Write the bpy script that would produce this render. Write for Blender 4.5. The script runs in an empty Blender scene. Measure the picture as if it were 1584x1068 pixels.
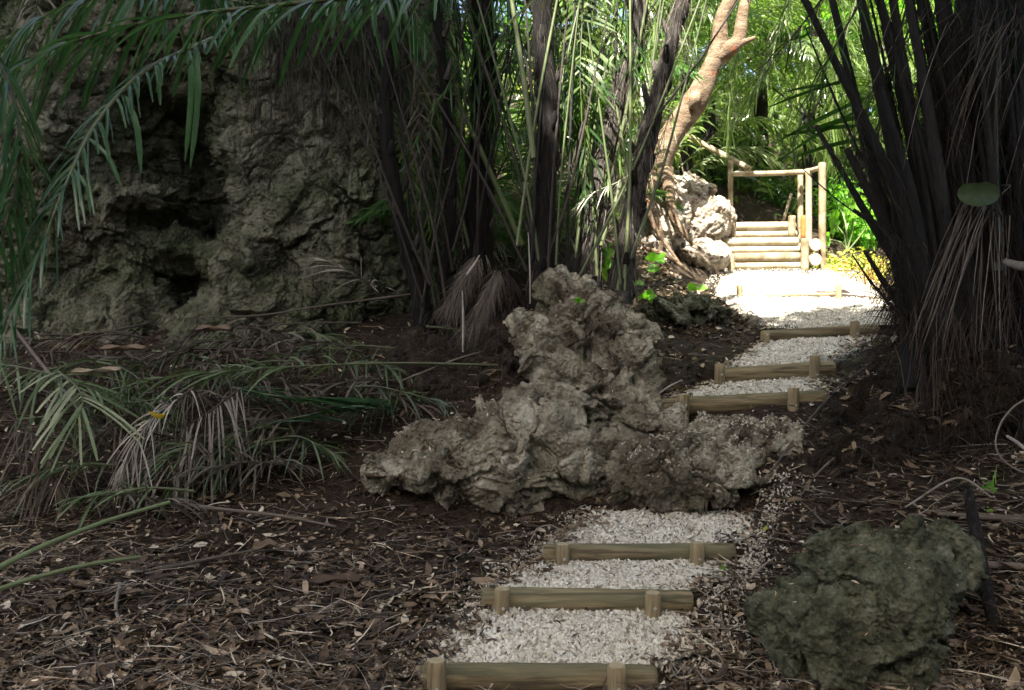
import bpy, math, random
import numpy as np
from mathutils import Vector, Matrix
R = math.radians
rng = np.random.default_rng(11)
random.seed(5)
scn = bpy.context.scene
COL = scn.collection

# ------------------------------------------------------------------ camera, sky, sun, exposure
F = 1372.0
PITCH = math.atan(34 / F)
EYE = np.array([0, 0, 1.65])
cam_d = bpy.data.cameras.new("camera")
cam = bpy.data.objects.new("camera", cam_d)
COL.objects.link(cam)
cam.location = EYE
cam.rotation_euler = (R(90) - PITCH, 0, 0)
cam_d.sensor_width = 36
cam_d.lens = 36 * F / 1584
cam_d.clip_start = 0.05
cam_d.clip_end = 2000
cam_d.dof.use_dof = True
cam_d.dof.focus_distance = 5.3
cam_d.dof.aperture_fstop = 5.0
scn.camera = cam

SUN_EL, SUN_AZ = 58.0, 200.0            # azimuth clockwise from +Y: behind the camera, a little to the left
sv = Vector((math.sin(R(SUN_AZ)) * math.cos(R(SUN_EL)), math.cos(R(SUN_AZ)) * math.cos(R(SUN_EL)), math.sin(R(SUN_EL))))
world = bpy.data.worlds.new("World")
scn.world = world
world.use_nodes = True
wn = world.node_tree
sky = wn.nodes.new("ShaderNodeTexSky")
sky.sky_type = 'NISHITA'
sky.sun_disc = False
sky.sun_elevation = R(SUN_EL)
sky.sun_rotation = R(SUN_AZ)
sky.air_density = 1.0
sky.dust_density = 5.0
sky.ozone_density = 0.3
wn.links.new(sky.outputs[0], wn.nodes['Background'].inputs[0])
wn.nodes['Background'].inputs[1].default_value = 0.09
sun_d = bpy.data.lights.new("sun", 'SUN')
sun_d.energy = 5.0
sun_d.angle = R(0.53)
sun_d.color = (1.0, 0.955, 0.87)
sun = bpy.data.objects.new("sun", sun_d)
COL.objects.link(sun)
sun.rotation_euler = sv.to_track_quat('Z', 'Y').to_euler()
scn.view_settings.view_transform = 'Standard'
scn.view_settings.look = 'None'
scn.view_settings.exposure = 2.55
scn.view_settings.gamma = 1
scn.cycles.max_bounces = 7
scn.cycles.diffuse_bounces = 2
scn.cycles.transmission_bounces = 5
scn.cycles.glossy_bounces = 2
scn.cycles.use_denoising = True

# ------------------------------------------------------------------ helpers
def P(px, py, Y):
    """world point seen at photo pixel (px,py) at forward distance Y; used to lay things out"""
    a, b = (px - 792) / F, -(py - 534) / F
    d = np.array([a, math.cos(PITCH) + b * math.sin(PITCH), -math.sin(PITCH) + b * math.cos(PITCH)])
    return EYE + d * (Y / d[1])

_perm = np.random.default_rng(3).permutation(256)
_perm = np.concatenate([_perm] * 3)
_g = np.random.default_rng(4).normal(size=(256, 3))
_g /= np.linalg.norm(_g, axis=1)[:, None]

def _hash(i, j, k):
    return _perm[_perm[_perm[i & 255] + (j & 255)] + (k & 255)]

def perlin(p):
    p = np.asarray(p, float)
    i = np.floor(p).astype(int)
    f = p - i
    u = f * f * f * (f * (f * 6 - 15) + 10)
    r = 0
    for dx in (0, 1):
        for dy in (0, 1):
            for dz in (0, 1):
                g = _g[_hash(i[:, 0] + dx, i[:, 1] + dy, i[:, 2] + dz)]
                d = f - np.array([dx, dy, dz])
                w = (u[:, 0] if dx else 1 - u[:, 0]) * (u[:, 1] if dy else 1 - u[:, 1]) * (u[:, 2] if dz else 1 - u[:, 2])
                r = r + w * (g * d).sum(1)
    return r * 1.5

def fbm(p, octs=4, gain=0.5, ridged=False):
    p = np.asarray(p, float)
    a, s, t = 1.0, 0, 0
    for o in range(octs):
        n = perlin(p + 17.3 * o)
        if ridged:
            n = 1 - 2 * np.abs(n)
        s = s + a * n
        t += a
        a *= gain
        p = p * 2.03
    return s / t

_wr = np.random.default_rng(9).random((256, 3))
def worley(p):
    p = np.asarray(p, float)
    i = np.floor(p).astype(int)
    f1 = np.full(len(p), 9.0)
    f2 = np.full(len(p), 9.0)
    idn = np.zeros(len(p), int)
    dv = np.zeros((len(p), 3))
    for dx in (-1, 0, 1):
        for dy in (-1, 0, 1):
            for dz in (-1, 0, 1):
                c = i + np.array([dx, dy, dz])
                h = _hash(c[:, 0], c[:, 1], c[:, 2])
                v = p - (c + _wr[h])
                d = np.sqrt((v * v).sum(1))
                nearer = d < f1
                f2 = np.where(nearer, f1, np.minimum(f2, d))
                idn = np.where(nearer, h, idn)
                dv = np.where(nearer[:, None], v, dv)
                f1 = np.where(nearer, d, f1)
    return f1, f2, idn, dv

def norm(v):
    return v / np.maximum(np.linalg.norm(v, axis=-1, keepdims=True), 1e-9)

def tag(o, label=None, cat=None, group=None, kind=None):
    if label: o['label'] = label
    if cat: o['category'] = cat
    if group: o['group'] = group
    if kind: o['kind'] = kind
    return o

def empty(name, loc, label=None, cat=None, group=None):
    o = bpy.data.objects.new(name, None)
    COL.objects.link(o)
    o.location = [float(c) for c in loc]
    return tag(o, label, cat, group)

class MB:
    """collects vectorised ribbons, tubes and raw meshes, and links them as one mesh object"""
    def __init__(s):
        s.v, s.f, s.t, s.m, s.n = [], [], [], [], 0
    def add(s, v, f, tint=0.5, mi=0):
        v = np.asarray(v, float).reshape(-1, 3)
        f = np.asarray(f, int)
        s.v.append(v)
        s.f.append(f + s.n)
        s.t.append(np.broadcast_to(np.asarray(tint, float), (len(f),)).copy())
        s.m.append(np.full(len(f), mi))
        s.n += len(v)
    def ribbons(s, Pt, Wd, w, tint=0.5, mi=0, fold=0.0):
        """Pt (N,K,3) centre lines, Wd (N,3)|(N,K,3) width directions, w (N,K) half widths"""
        N, K = Pt.shape[:2]
        Wd = np.asarray(Wd)
        if Wd.ndim == 2: Wd = Wd[:, None, :]
        o = Wd * w[..., None]
        tint = np.broadcast_to(tint, (N,))
        if fold == 0:
            V = np.stack([Pt - o, Pt + o], 2)
            base = (np.arange(N) * K * 2)[:, None] + (np.arange(K - 1) * 2)[None]
            q = np.stack([base, base + 1, base + 3, base + 2], -1).reshape(-1, 4)
            s.add(V, q, np.repeat(tint, K - 1), mi)
        else:
            T = norm(np.gradient(Pt, axis=1))
            Nn = norm(np.cross(T, np.broadcast_to(Wd, Pt.shape)))
            up = np.where(Nn[..., 2:3] < 0, -1, 1)
            lift = Nn * up * (w * fold)[..., None]
            V = np.stack([Pt - o + lift, Pt, Pt + o + lift], 2)
            base = (np.arange(N) * K * 3)[:, None] + (np.arange(K - 1) * 3)[None]
            q = np.concatenate([np.stack([base, base + 1, base + 4, base + 3], -1).reshape(-1, 4),
                                np.stack([base + 1, base + 2, base + 5, base + 4], -1).reshape(-1, 4)])
            s.add(V, q, np.concatenate([np.repeat(tint, K - 1)] * 2), mi)
    def tubes(s, Pt, r, sides=4, tint=0.5, mi=0):
        N, K = Pt.shape[:2]
        T = norm(np.gradient(Pt, axis=1))
        ref = np.where(np.abs(T[:, :1, 2:3]) > 0.9, np.array([1.0, 0, 0]), np.array([0, 0, 1.0]))
        A = norm(np.cross(T, np.broadcast_to(ref, T.shape)))
        B = np.cross(T, A)
        an = np.arange(sides) * 2 * math.pi / sides
        V = Pt[:, :, None] + r[..., None, None] * (A[:, :, None] * np.cos(an)[None, None, :, None] + B[:, :, None] * np.sin(an)[None, None, :, None])
        base = (np.arange(N) * K * sides)[:, None, None] + (np.arange(K - 1) * sides)[None, :, None]
        i = np.arange(sides)[None, None]
        j = (i + 1) % sides
        q = np.stack([base + i, base + j, base + j + sides, base + i + sides], -1).reshape(-1, 4)
        s.add(V, q, np.repeat(np.broadcast_to(tint, (N,)), (K - 1) * sides), mi)
    def tube(s, pts, radii, sides=14, res=0.05, rough=0.0, rs=6.0, tint=0.5, mi=0, cap=True, along=0.35):
        """one bent tapering limb with a rough skin and closed ends"""
        c, r = curve(pts, radii, res)
        K = len(c)
        T = norm(np.gradient(c, axis=0))
        A = np.zeros_like(c)
        a = np.cross(T[0], [0, 0, 1.0]) if abs(T[0][2]) < 0.9 else np.cross(T[0], [1.0, 0, 0])
        a /= np.linalg.norm(a)
        for k in range(K):
            a = a - T[k] * a.dot(T[k])
            a /= np.linalg.norm(a)
            A[k] = a
        B = np.cross(T, A)
        an = np.arange(sides) * 2 * math.pi / sides
        D = A[:, None] * np.cos(an)[None, :, None] + B[:, None] * np.sin(an)[None, :, None]
        rr = np.repeat(r[:, None], sides, 1)
        if rough:
            q = np.stack([np.cos(an)[None].repeat(K, 0) * rr * rs * 1.6, np.sin(an)[None].repeat(K, 0) * rr * rs * 1.6,
                          (np.linspace(0, 1, K) * np.linalg.norm(np.diff(c, axis=0), axis=1).sum() * rs * along)[:, None].repeat(sides, 1)], -1).reshape(-1, 3)
            q = q + c[0].sum() * 7
            rr = rr * (1 + rough * fbm(q, 3).reshape(K, sides))
        V = (c[:, None] + D * rr[..., None]).reshape(-1, 3)
        base = (np.arange(K - 1) * sides)[:, None]
        i = np.arange(sides)[None]
        j = (i + 1) % sides
        s.add(V, np.stack([base + i, base + j, base + j + sides, base + i + sides], -1).reshape(-1, 4), tint, mi)
        if cap:
            for k, sg in ((0, 0), (K - 1, 1)):
                ring = V[k * sides:(k + 1) * sides]
                cv = np.vstack([ring, c[k] + T[k] * (0.02 * r[k] if sg else -0.02 * r[k])])
                t = [[a_, (a_ + 1) % sides, sides] for a_ in range(sides)]
                if not sg: t = [x[::-1] for x in t]
                s.add(cv, t, tint, mi)
    def build(s, name, mats, parent=None, smooth=True, link=True):
        V = np.concatenate(s.v).astype(np.float32)
        me = bpy.data.meshes.new(name)
        nq = [len(f) * f.shape[1] for f in s.f]
        loops = np.concatenate([f.ravel() for f in s.f]).astype(np.int32)
        tot = np.concatenate([np.full(len(f), f.shape[1]) for f in s.f])
        start = np.concatenate([[0], np.cumsum(tot)[:-1]]).astype(np.int32)
        me.vertices.add(len(V)); me.loops.add(len(loops)); me.polygons.add(len(tot))
        me.vertices.foreach_set("co", V.ravel())
        me.loops.foreach_set("vertex_index", loops)
        me.polygons.foreach_set("loop_start", start)
        me.polygons.foreach_set("material_index", np.concatenate(s.m).astype(np.int32))
        me.polygons.foreach_set("use_smooth", np.full(len(tot), smooth))
        at = me.attributes.new("tint", 'FLOAT', 'FACE')
        at.data.foreach_set("value", np.concatenate(s.t).astype(np.float32))
        me.update(calc_edges=True)
        if not isinstance(mats, (list, tuple)): mats = [mats]
        for m in mats: me.materials.append(m)
        o = bpy.data.objects.new(name, me)
        if link: COL.objects.link(o)
        if parent:
            o.parent = parent
            o.matrix_parent_inverse = Matrix.Translation(parent.location).inverted()
        return o

def curve(pts, radii=None, res=0.05):
    """Catmull-Rom through pts, resampled about every res metres"""
    p = np.array([np.asarray(q, float) for q in pts])
    if radii is None: radii = np.ones(len(p))
    radii = np.broadcast_to(np.asarray(radii, float), (len(p),))
    e = np.vstack([2 * p[0] - p[1], p, 2 * p[-1] - p[-2]])
    out, rad = [], []
    for k in range(len(p) - 1):
        n = max(2, int(np.linalg.norm(p[k + 1] - p[k]) / res))
        t = (np.arange(n) / n)[:, None]
        a, b, c, d = e[k], e[k + 1], e[k + 2], e[k + 3]
        out.append(0.5 * ((2 * b) + (-a + c) * t + (2 * a - 5 * b + 4 * c - d) * t ** 2 + (-a + 3 * b - 3 * c + d) * t ** 3))
        rad.append(radii[k] + (radii[k + 1] - radii[k]) * t[:, 0])
    out.append(p[-1:]); rad.append(radii[-1:])
    return np.vstack(out), np.concatenate(rad)

def copy_tree(o, parent=None):
    c = o.copy()
    COL.objects.link(c)
    if parent:
        c.parent = parent
        c.matrix_parent_inverse = o.matrix_parent_inverse
    for ch in list(o.children): copy_tree(ch, c)
    return c

# ------------------------------------------------------------------ materials
def new_mat(name):
    m = bpy.data.materials.new(name)
    m.use_nodes = True
    m.node_tree.nodes.clear()
    return m, m.node_tree.nodes, m.node_tree.links

def ramp(N, stops):
    r = N.new("ShaderNodeValToRGB")
    e = r.color_ramp.elements
    while len(e) < len(stops): e.new(0.5)
    for x, (p, c) in zip(e, stops):
        x.position = p
        x.color = (*c, 1)
    return r

def noise_node(N, L, scale, detail=5, rough=0.55, vec=None, dist=0.0):
    n = N.new("ShaderNodeTexNoise")
    n.inputs['Scale'].default_value = scale
    n.inputs['Detail'].default_value = detail
    n.inputs['Roughness'].default_value = rough
    n.inputs['Distortion'].default_value = dist
    if vec is not None: L.new(vec, n.inputs['Vector'])
    return n

def leaf_mat(name, stops, trans=0.35, rough=0.45, boost=1.6, spec=0.5, nscale=30, bump=0.0):
    """tint attribute (per leaf) -> colour, part of the light goes through the blade"""
    m, N, L = new_mat(name)
    at = N.new("ShaderNodeAttribute"); at.attribute_name = "tint"
    oi = N.new("ShaderNodeObjectInfo")
    geo = N.new("ShaderNodeNewGeometry")
    nz = noise_node(N, L, nscale, 3, vec=geo.outputs['Position'])
    a1 = N.new("ShaderNodeMath"); a1.operation = 'MULTIPLY_ADD'
    L.new(nz.outputs['Fac'], a1.inputs[0]); a1.inputs[1].default_value = 0.35; L.new(at.outputs['Fac'], a1.inputs[2])
    a2 = N.new("ShaderNodeMath"); a2.operation = 'MULTIPLY_ADD'
    L.new(oi.outputs['Random'], a2.inputs[0]); a2.inputs[1].default_value = 0.16
    L.new(a1.outputs[0], a2.inputs[2])
    a3 = N.new("ShaderNodeMath"); a3.operation = 'SUBTRACT'; L.new(a2.outputs[0], a3.inputs[0]); a3.inputs[1].default_value = 0.255
    rp = ramp(N, stops); L.new(a3.outputs[0], rp.inputs[0])
    b = N.new("ShaderNodeBsdfPrincipled")
    b.inputs['Roughness'].default_value = rough
    b.inputs['Specular IOR Level'].default_value = spec
    L.new(rp.outputs[0], b.inputs['Base Color'])
    if bump:
        mp = N.new("ShaderNodeMapping"); mp.inputs['Scale'].default_value = (1, 1, .12); L.new(geo.outputs['Position'], mp.inputs['Vector'])
        bn = noise_node(N, L, 90, 4, .6, mp.outputs[0]); bp = N.new("ShaderNodeBump"); bp.inputs['Distance'].default_value = bump
        L.new(bn.outputs['Fac'], bp.inputs['Height']); L.new(bp.outputs[0], b.inputs['Normal'])
    out = N.new("ShaderNodeOutputMaterial")
    if trans > 0:
        tr = N.new("ShaderNodeBsdfTranslucent")
        mx = N.new("ShaderNodeMixRGB"); mx.blend_type = 'MULTIPLY'; mx.inputs[0].default_value = 1
        L.new(rp.outputs[0], mx.inputs[1]); mx.inputs[2].default_value = (boost * 1.1, boost * 1.25, boost * 0.6, 1)
        L.new(mx.outputs[0], tr.inputs[0])
        ms = N.new("ShaderNodeMixShader"); ms.inputs[0].default_value = trans
        L.new(b.outputs[0], ms.inputs[1]); L.new(tr.outputs[0], ms.inputs[2])
        L.new(ms.outputs[0], out.inputs[0])
    else:
        L.new(b.outputs[0], out.inputs[0])
    return m

def rough_mat(name, stops, scale=3.0, rough=0.9, bump=((8, 0.03), (40, 0.01)), detail=8, patches=None, stretch=None, spec=0.2, tintmix=0.0, pits=None):
    """mottled solid: noise -> colour ramp, optional second patch colour, several scales of bump"""
    m, N, L = new_mat(name)
    tc = N.new("ShaderNodeTexCoord")
    vec = tc.outputs['Object']
    if stretch:
        mp = N.new("ShaderNodeMapping"); mp.inputs['Scale'].default_value = stretch
        L.new(vec, mp.inputs['Vector']); vec = mp.outputs[0]
    n = noise_node(N, L, scale, detail, 0.68, vec, 0.3)
    fac = n.outputs['Fac']
    if tintmix:
        at = N.new("ShaderNodeAttribute"); at.attribute_name = "tint"
        mm = N.new("ShaderNodeMath"); mm.operation = 'MULTIPLY_ADD'
        L.new(at.outputs['Fac'], mm.inputs[0]); mm.inputs[1].default_value = tintmix
        sb = N.new("ShaderNodeMath"); sb.operation = 'SUBTRACT'; L.new(fac, sb.inputs[0]); sb.inputs[1].default_value = tintmix * 0.5
        L.new(sb.outputs[0], mm.inputs[2]); fac = mm.outputs[0]
    rp = ramp(N, stops); L.new(fac, rp.inputs[0])
    colr = rp.outputs[0]
    if patches:
        for (psc, lo, hi, colp, amt) in patches:
            pn = noise_node(N, L, psc, 6, 0.62, vec, 0.5)
            pr = ramp(N, [(lo, (0, 0, 0)), (hi, (amt, amt, amt))]); L.new(pn.outputs['Fac'], pr.inputs[0])
            mx = N.new("ShaderNodeMixRGB"); L.new(pr.outputs[0], mx.inputs[0])
            L.new(colr, mx.inputs[1]); mx.inputs[2].default_value = (*colp, 1)
            colr = mx.outputs[0]
    b = N.new("ShaderNodeBsdfPrincipled")
    b.inputs['Roughness'].default_value = rough
    b.inputs['Specular IOR Level'].default_value = spec
    L.new(colr, b.inputs['Base Color'])
    prev = None
    for (sc, dist) in bump:
        bn = noise_node(N, L, sc, 5, 0.65, vec)
        bp = N.new("ShaderNodeBump"); bp.inputs['Strength'].default_value = 1.0; bp.inputs['Distance'].default_value = dist
        L.new(bn.outputs['Fac'], bp.inputs['Height'])
        if prev: L.new(prev, bp.inputs['Normal'])
        prev = bp.outputs[0]
    if pits:
        vo = N.new("ShaderNodeTexVoronoi"); vo.inputs['Scale'].default_value = pits[0]
        L.new(vec, vo.inputs['Vector'])
        bp = N.new("ShaderNodeBump"); bp.inputs['Strength'].default_value = 1.0; bp.inputs['Distance'].default_value = pits[1]
        L.new(vo.outputs['Distance'], bp.inputs['Height'])
        if prev: L.new(prev, bp.inputs['Normal'])
        prev = bp.outputs[0]
    if prev: L.new(prev, b.inputs['Normal'])
    out = N.new("ShaderNodeOutputMaterial"); L.new(b.outputs[0], out.inputs[0])
    return m

M = {}
M['soil'] = rough_mat("soil", [(0.3, (0.014, 0.009, 0.006)), (0.55, (0.04, 0.028, 0.018)), (0.75, (0.09, 0.066, 0.045))], 14, bump=((20, 0.03), (70, 0.012)))
M['gravel_bed'] = rough_mat("gravel_bed", [(0.3, (0.16, 0.14, 0.11)), (0.55, (0.38, 0.35, 0.29)), (0.8, (0.56, 0.53, 0.46))], 30, bump=((45, 0.02), (120, 0.008)),
                            patches=[(6, 0.58, 0.7, (0.16, 0.11, 0.08), 0.55)])
M['gravel'] = leaf_mat("gravel", [(0.0, (0.14, 0.10, 0.07)), (0.25, (0.38, 0.33, 0.25)), (0.6, (0.6, 0.56, 0.46)), (1.0, (0.78, 0.75, 0.66))], trans=0, rough=0.8, spec=0.2, nscale=60)
M['cliff'] = rough_mat("cliff_limestone", [(0.28, (0.045, 0.044, 0.03)), (0.44, (0.13, 0.127, 0.085)), (0.58, (0.25, 0.242, 0.165)), (0.78, (0.42, 0.405, 0.3))], 2.4,
                       bump=((9, 0.07), (28, 0.03), (90, 0.01)), pits=(26, 0.025),
                       patches=[(1.3, 0.5, 0.66, (0.10, 0.085, 0.06), 0.6), (0.9, 0.48, 0.62, (0.09, 0.12, 0.05), 0.6), (16, 0.6, 0.68, (0.33, 0.33, 0.25), 0.5)])
M['rock'] = rough_mat("karst_rock", [(0.28, (0.09, 0.075, 0.05)), (0.42, (0.29, 0.255, 0.18)), (0.56, (0.5, 0.455, 0.34)), (0.8, (0.66, 0.62, 0.5))], 3.6,
                      bump=((14, 0.05), (45, 0.02), (130, 0.006)), pits=(34, 0.02),
                      patches=[(1.7, 0.46, 0.58, (0.10, 0.075, 0.05), 0.75), (3.0, 0.55, 0.7, (0.14, 0.16, 0.07), 0.5), (22, 0.6, 0.68, (0.4, 0.39, 0.33), 0.5)])
M['pale_rock'] = rough_mat("pale_coral_rock", [(0.3, (0.17, 0.10, 0.065)), (0.45, (0.38, 0.31, 0.23)), (0.6, (0.55, 0.5, 0.41)), (0.8, (0.66, 0.62, 0.54))], 5,
                           bump=((10, 0.05), (40, 0.02)), pits=(20, 0.02), patches=[(5, 0.55, 0.68, (0.28, 0.15, 0.09), 0.6)])
M['moss_rock'] = rough_mat("mossy_rock", [(0.3, (0.028, 0.029, 0.017)), (0.44, (0.088, 0.092, 0.054)), (0.56, (0.185, 0.19, 0.12)), (0.72, (0.36, 0.36, 0.27))], 7,
                           bump=((18, 0.05), (60, 0.02), (160, 0.007)), pits=(40, 0.02),
                           patches=[(2.5, 0.54, 0.68, (0.13, 0.12, 0.08), 0.55), (26, 0.6, 0.68, (0.22, 0.23, 0.15), 0.5)])
M['log'] = rough_mat("treated_log", [(0.3, (0.10, 0.07, 0.035)), (0.5, (0.22, 0.17, 0.09)), (0.7, (0.33, 0.27, 0.155)), (0.85, (0.42, 0.36, 0.23))], 3.0, rough=0.75, pits=None,
                     bump=((10, 0.006), (60, 0.002)), stretch=(1.0, 14, 14), patches=[(2.0, 0.5, 0.62, (0.07, 0.055, 0.035), 0.8), (.7, .5, .6, (.12, .13, .075), .6)], tintmix=0.35)
M['log_end'] = rough_mat("log_end_grain", [(0.3, (0.30, 0.24, 0.14)), (0.7, (0.45, 0.38, 0.25))], 20, bump=((60, 0.002),))
M['post'] = rough_mat("treated_post", [(0.3, (0.13, 0.095, 0.05)), (0.5, (0.27, 0.21, 0.12)), (0.75, (0.40, 0.33, 0.2))], 3.0, rough=0.75,
                      bump=((10, 0.005), (60, 0.002)), stretch=(14, 14, 1.2), patches=[(2.0, 0.58, 0.7, (0.08, 0.06, 0.035), 0.6)], tintmix=0.2)
M['rail'] = rough_mat("pale_pole", [(0.3, (0.13, 0.095, 0.05)), (0.46, (0.25, 0.20, 0.125)), (0.7, (0.38, 0.33, 0.235))], 6.0, rough=0.7,
                      bump=((20, 0.004),), patches=[(2.2, 0.58, 0.7, (0.3, 0.18, 0.08), 0.5)], tintmix=0.2)
M['orange_wood'] = rough_mat("orange_board", [(0.3, (0.38, 0.10, 0.02)), (0.7, (0.5, 0.17, 0.05))], 9, bump=((30, 0.003),))
m_, N_, L_ = new_mat("galvanised_bolt")
b_ = N_.new("ShaderNodeBsdfPrincipled"); b_.inputs['Base Color'].default_value = (0.6, 0.6, 0.58, 1); b_.inputs['Metallic'].default_value = 0.6; b_.inputs['Roughness'].default_value = 0.45
o_ = N_.new("ShaderNodeOutputMaterial"); L_.new(b_.outputs[0], o_.inputs[0]); M['bolt'] = m_
M['palm_trunk'] = rough_mat("palm_trunk", [(0.32, (0.007, 0.006, 0.005)), (0.55, (0.024, 0.020, 0.017)), (0.8, (0.13, 0.115, 0.1))], 5.0, stretch=(7, 7, 1.2),
                            bump=((6, 0.02), (30, 0.01)), tintmix=0.35)
M['fibre'] = leaf_mat("palm_fibre", [(0.0, (0.012, 0.009, 0.007)), (0.5, (0.06, 0.045, 0.034)), (1.0, (0.2, 0.17, 0.14))], trans=0.1, rough=0.8, spec=0.2, boost=0.9)
M['petiole'] = leaf_mat("palm_stalk", [(0.0, (0.012, 0.014, 0.008)), (0.3, (0.05, 0.05, 0.028)), (0.6, (0.10, 0.125, 0.05)), (1.0, (0.2, 0.24, 0.1))], trans=0, rough=0.5, nscale=6)
M['dead_stalk'] = leaf_mat("dead_stalk", [(0.0, (0.007, 0.0055, 0.004)), (0.5, (0.055, 0.041, 0.029)), (1.0, (0.26, 0.21, 0.15))], trans=0, rough=0.8, nscale=18, bump=.02)
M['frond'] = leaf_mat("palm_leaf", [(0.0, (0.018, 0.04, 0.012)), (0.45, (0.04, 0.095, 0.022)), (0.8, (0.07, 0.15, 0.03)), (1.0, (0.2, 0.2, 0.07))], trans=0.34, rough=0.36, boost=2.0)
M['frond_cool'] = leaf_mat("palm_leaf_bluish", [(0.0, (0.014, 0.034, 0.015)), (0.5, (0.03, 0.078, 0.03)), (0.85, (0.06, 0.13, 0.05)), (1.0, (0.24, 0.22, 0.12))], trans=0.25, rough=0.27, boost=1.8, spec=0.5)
M['frond_lit_colour'] = leaf_mat("palm_leaf_lit_colour", [(0.0, (0.035, 0.055, 0.012)), (0.4, (0.09, 0.145, 0.03)), (0.75, (0.17, 0.235, 0.075)), (1.0, (0.36, 0.32, 0.17))], trans=0.36, rough=0.3, boost=1.5, spec=0.9)  # lit copy of the palm leaf: sunlight put into its paler colour
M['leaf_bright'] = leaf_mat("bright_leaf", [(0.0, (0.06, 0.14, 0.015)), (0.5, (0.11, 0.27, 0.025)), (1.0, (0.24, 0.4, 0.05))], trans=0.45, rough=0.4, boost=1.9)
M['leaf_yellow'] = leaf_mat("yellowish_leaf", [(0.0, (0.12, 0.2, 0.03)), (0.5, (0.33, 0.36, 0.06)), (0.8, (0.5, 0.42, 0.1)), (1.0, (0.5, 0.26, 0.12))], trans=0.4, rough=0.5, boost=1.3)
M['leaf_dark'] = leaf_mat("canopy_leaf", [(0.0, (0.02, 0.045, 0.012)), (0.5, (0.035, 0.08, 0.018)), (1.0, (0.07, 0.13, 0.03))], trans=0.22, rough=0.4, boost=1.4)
M['dead_frond'] = leaf_mat("dead_palm_leaf", [(0.0, (0.04, 0.032, 0.024)), (0.4, (0.11, 0.09, 0.068)), (0.75, (0.22, 0.19, 0.15)), (1.0, (0.42, 0.38, 0.32))], trans=0.12, rough=0.65, boost=0.9)
M['brown_frond'] = leaf_mat("brown_palm_leaf", [(0.0, (0.035, 0.018, 0.012)), (0.5, (0.085, 0.06, 0.038)), (1.0, (0.24, 0.18, 0.12))], trans=0.12, rough=0.65, boost=0.9)
M['olive_frond'] = leaf_mat("olive_palm_leaf", [(0.0, (0.03, 0.045, 0.02)), (0.45, (0.085, 0.125, 0.05)), (0.8, (0.19, 0.24, 0.11)), (1.0, (0.34, 0.36, 0.22))], trans=0.2, rough=0.45, boost=1.3)
M['litter'] = leaf_mat("leaf_litter", [(0.0, (0.02, 0.011, 0.006)), (0.35, (0.085, 0.052, 0.029)), (0.65, (0.21, 0.145, 0.088)), (0.85, (0.42, 0.32, 0.21)), (1.0, (0.68, 0.59, 0.46))], trans=0.08, rough=0.7, boost=0.9, nscale=25)
M['bark_red'] = rough_mat("reddish_bark", [(0.3, (0.07, 0.04, 0.024)), (0.46, (0.165, 0.112, 0.068)), (0.62, (0.26, 0.195, 0.13)), (0.8, (0.36, 0.3, 0.23))], 4.5, stretch=(1, 1, 2.2),
                          bump=((5, 0.05), (22, 0.03), (60, .01)), patches=[(3.4, 0.6, 0.7, (0.34, 0.09, 0.03), 0.8)], rough=0.75)
M['bark'] = rough_mat("grey_bark", [(0.3, (0.05, 0.04, 0.032)), (0.7, (0.17, 0.15, 0.12))], 6, stretch=(4, 4, 1), bump=((10, 0.01),))
M['twig'] = leaf_mat("dry_twig", [(0.0, (0.03, 0.022, 0.016)), (0.5, (0.12, 0.095, 0.07)), (1.0, (0.36, 0.32, 0.27))], trans=0, rough=0.75, nscale=20)
M['yellow_leaf'] = leaf_mat("fallen_yellow_leaf", [(0.0, (0.45, 0.3, 0.02)), (1.0, (0.7, 0.5, 0.04))], trans=0.2, rough=0.5, boost=1.0)

# ------------------------------------------------------------------ terrain (structure)
_gp = [(-400, 1068, 4.0), (0, 1068, 4.0), (300, 1068, 4.0), (600, 1068, 4.05), (835, 1068, 4.1), (1060, 1050, 4.1), (1400, 1075, 3.9), (1750, 1000, 4.0),
       (0, 950, 4.8), (300, 950, 4.8), (600, 955, 4.8), (880, 955, 4.85), (1130, 930, 4.8), (1350, 960, 4.6),
       (0, 860, 5.6), (300, 862, 5.6), (700, 868, 5.5), (990, 872, 5.42), (1200, 850, 5.4), (1450, 820, 5.1), (1700, 800, 5.0),
       (0, 790, 6.3), (300, 790, 6.3), (620, 805, 6.2), (850, 815, 6.1), (1040, 802, 6.05), (1230, 745, 6.0), (1400, 715, 5.9), (1600, 690, 5.9),
       (100, 715, 7.0), (400, 715, 7.0), (640, 655, 7.0), (850, 560, 7.4), (740, 612, 7.1), (800, 530, 7.7), (1150, 648, 6.75), (1310, 612, 6.9),
       (100, 600, 8.0), (400, 600, 8.0), (640, 598, 7.6), (1150, 606, 7.0), (1180, 596, 7.5), (1030, 580, 7.3), (1330, 560, 7.5), (1480, 590, 7.0),
       (100, 515, 9.2), (400, 500, 9.2), (640, 540, 8.4), (800, 490, 8.2), (980, 500, 8.3), (1060, 500, 8.5), (1240, 565, 7.75), (1250, 527, 8.45),
       (1270, 505, 8.8), (1240, 466, 9.9), (1060, 455, 9.6), (1400, 500, 9.0), (1220, 440, 10.5), (1200, 422, 11.5), (1050, 415, 11), (1330, 445, 10.9), (1460, 480, 10.0),
       (1180, 350, 12.9), (1060, 330, 12.6), (960, 340, 11.5), (850, 400, 10.5), (700, 440, 10.5)]
_gc = np.array([P(*g) for g in _gp])
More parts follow.
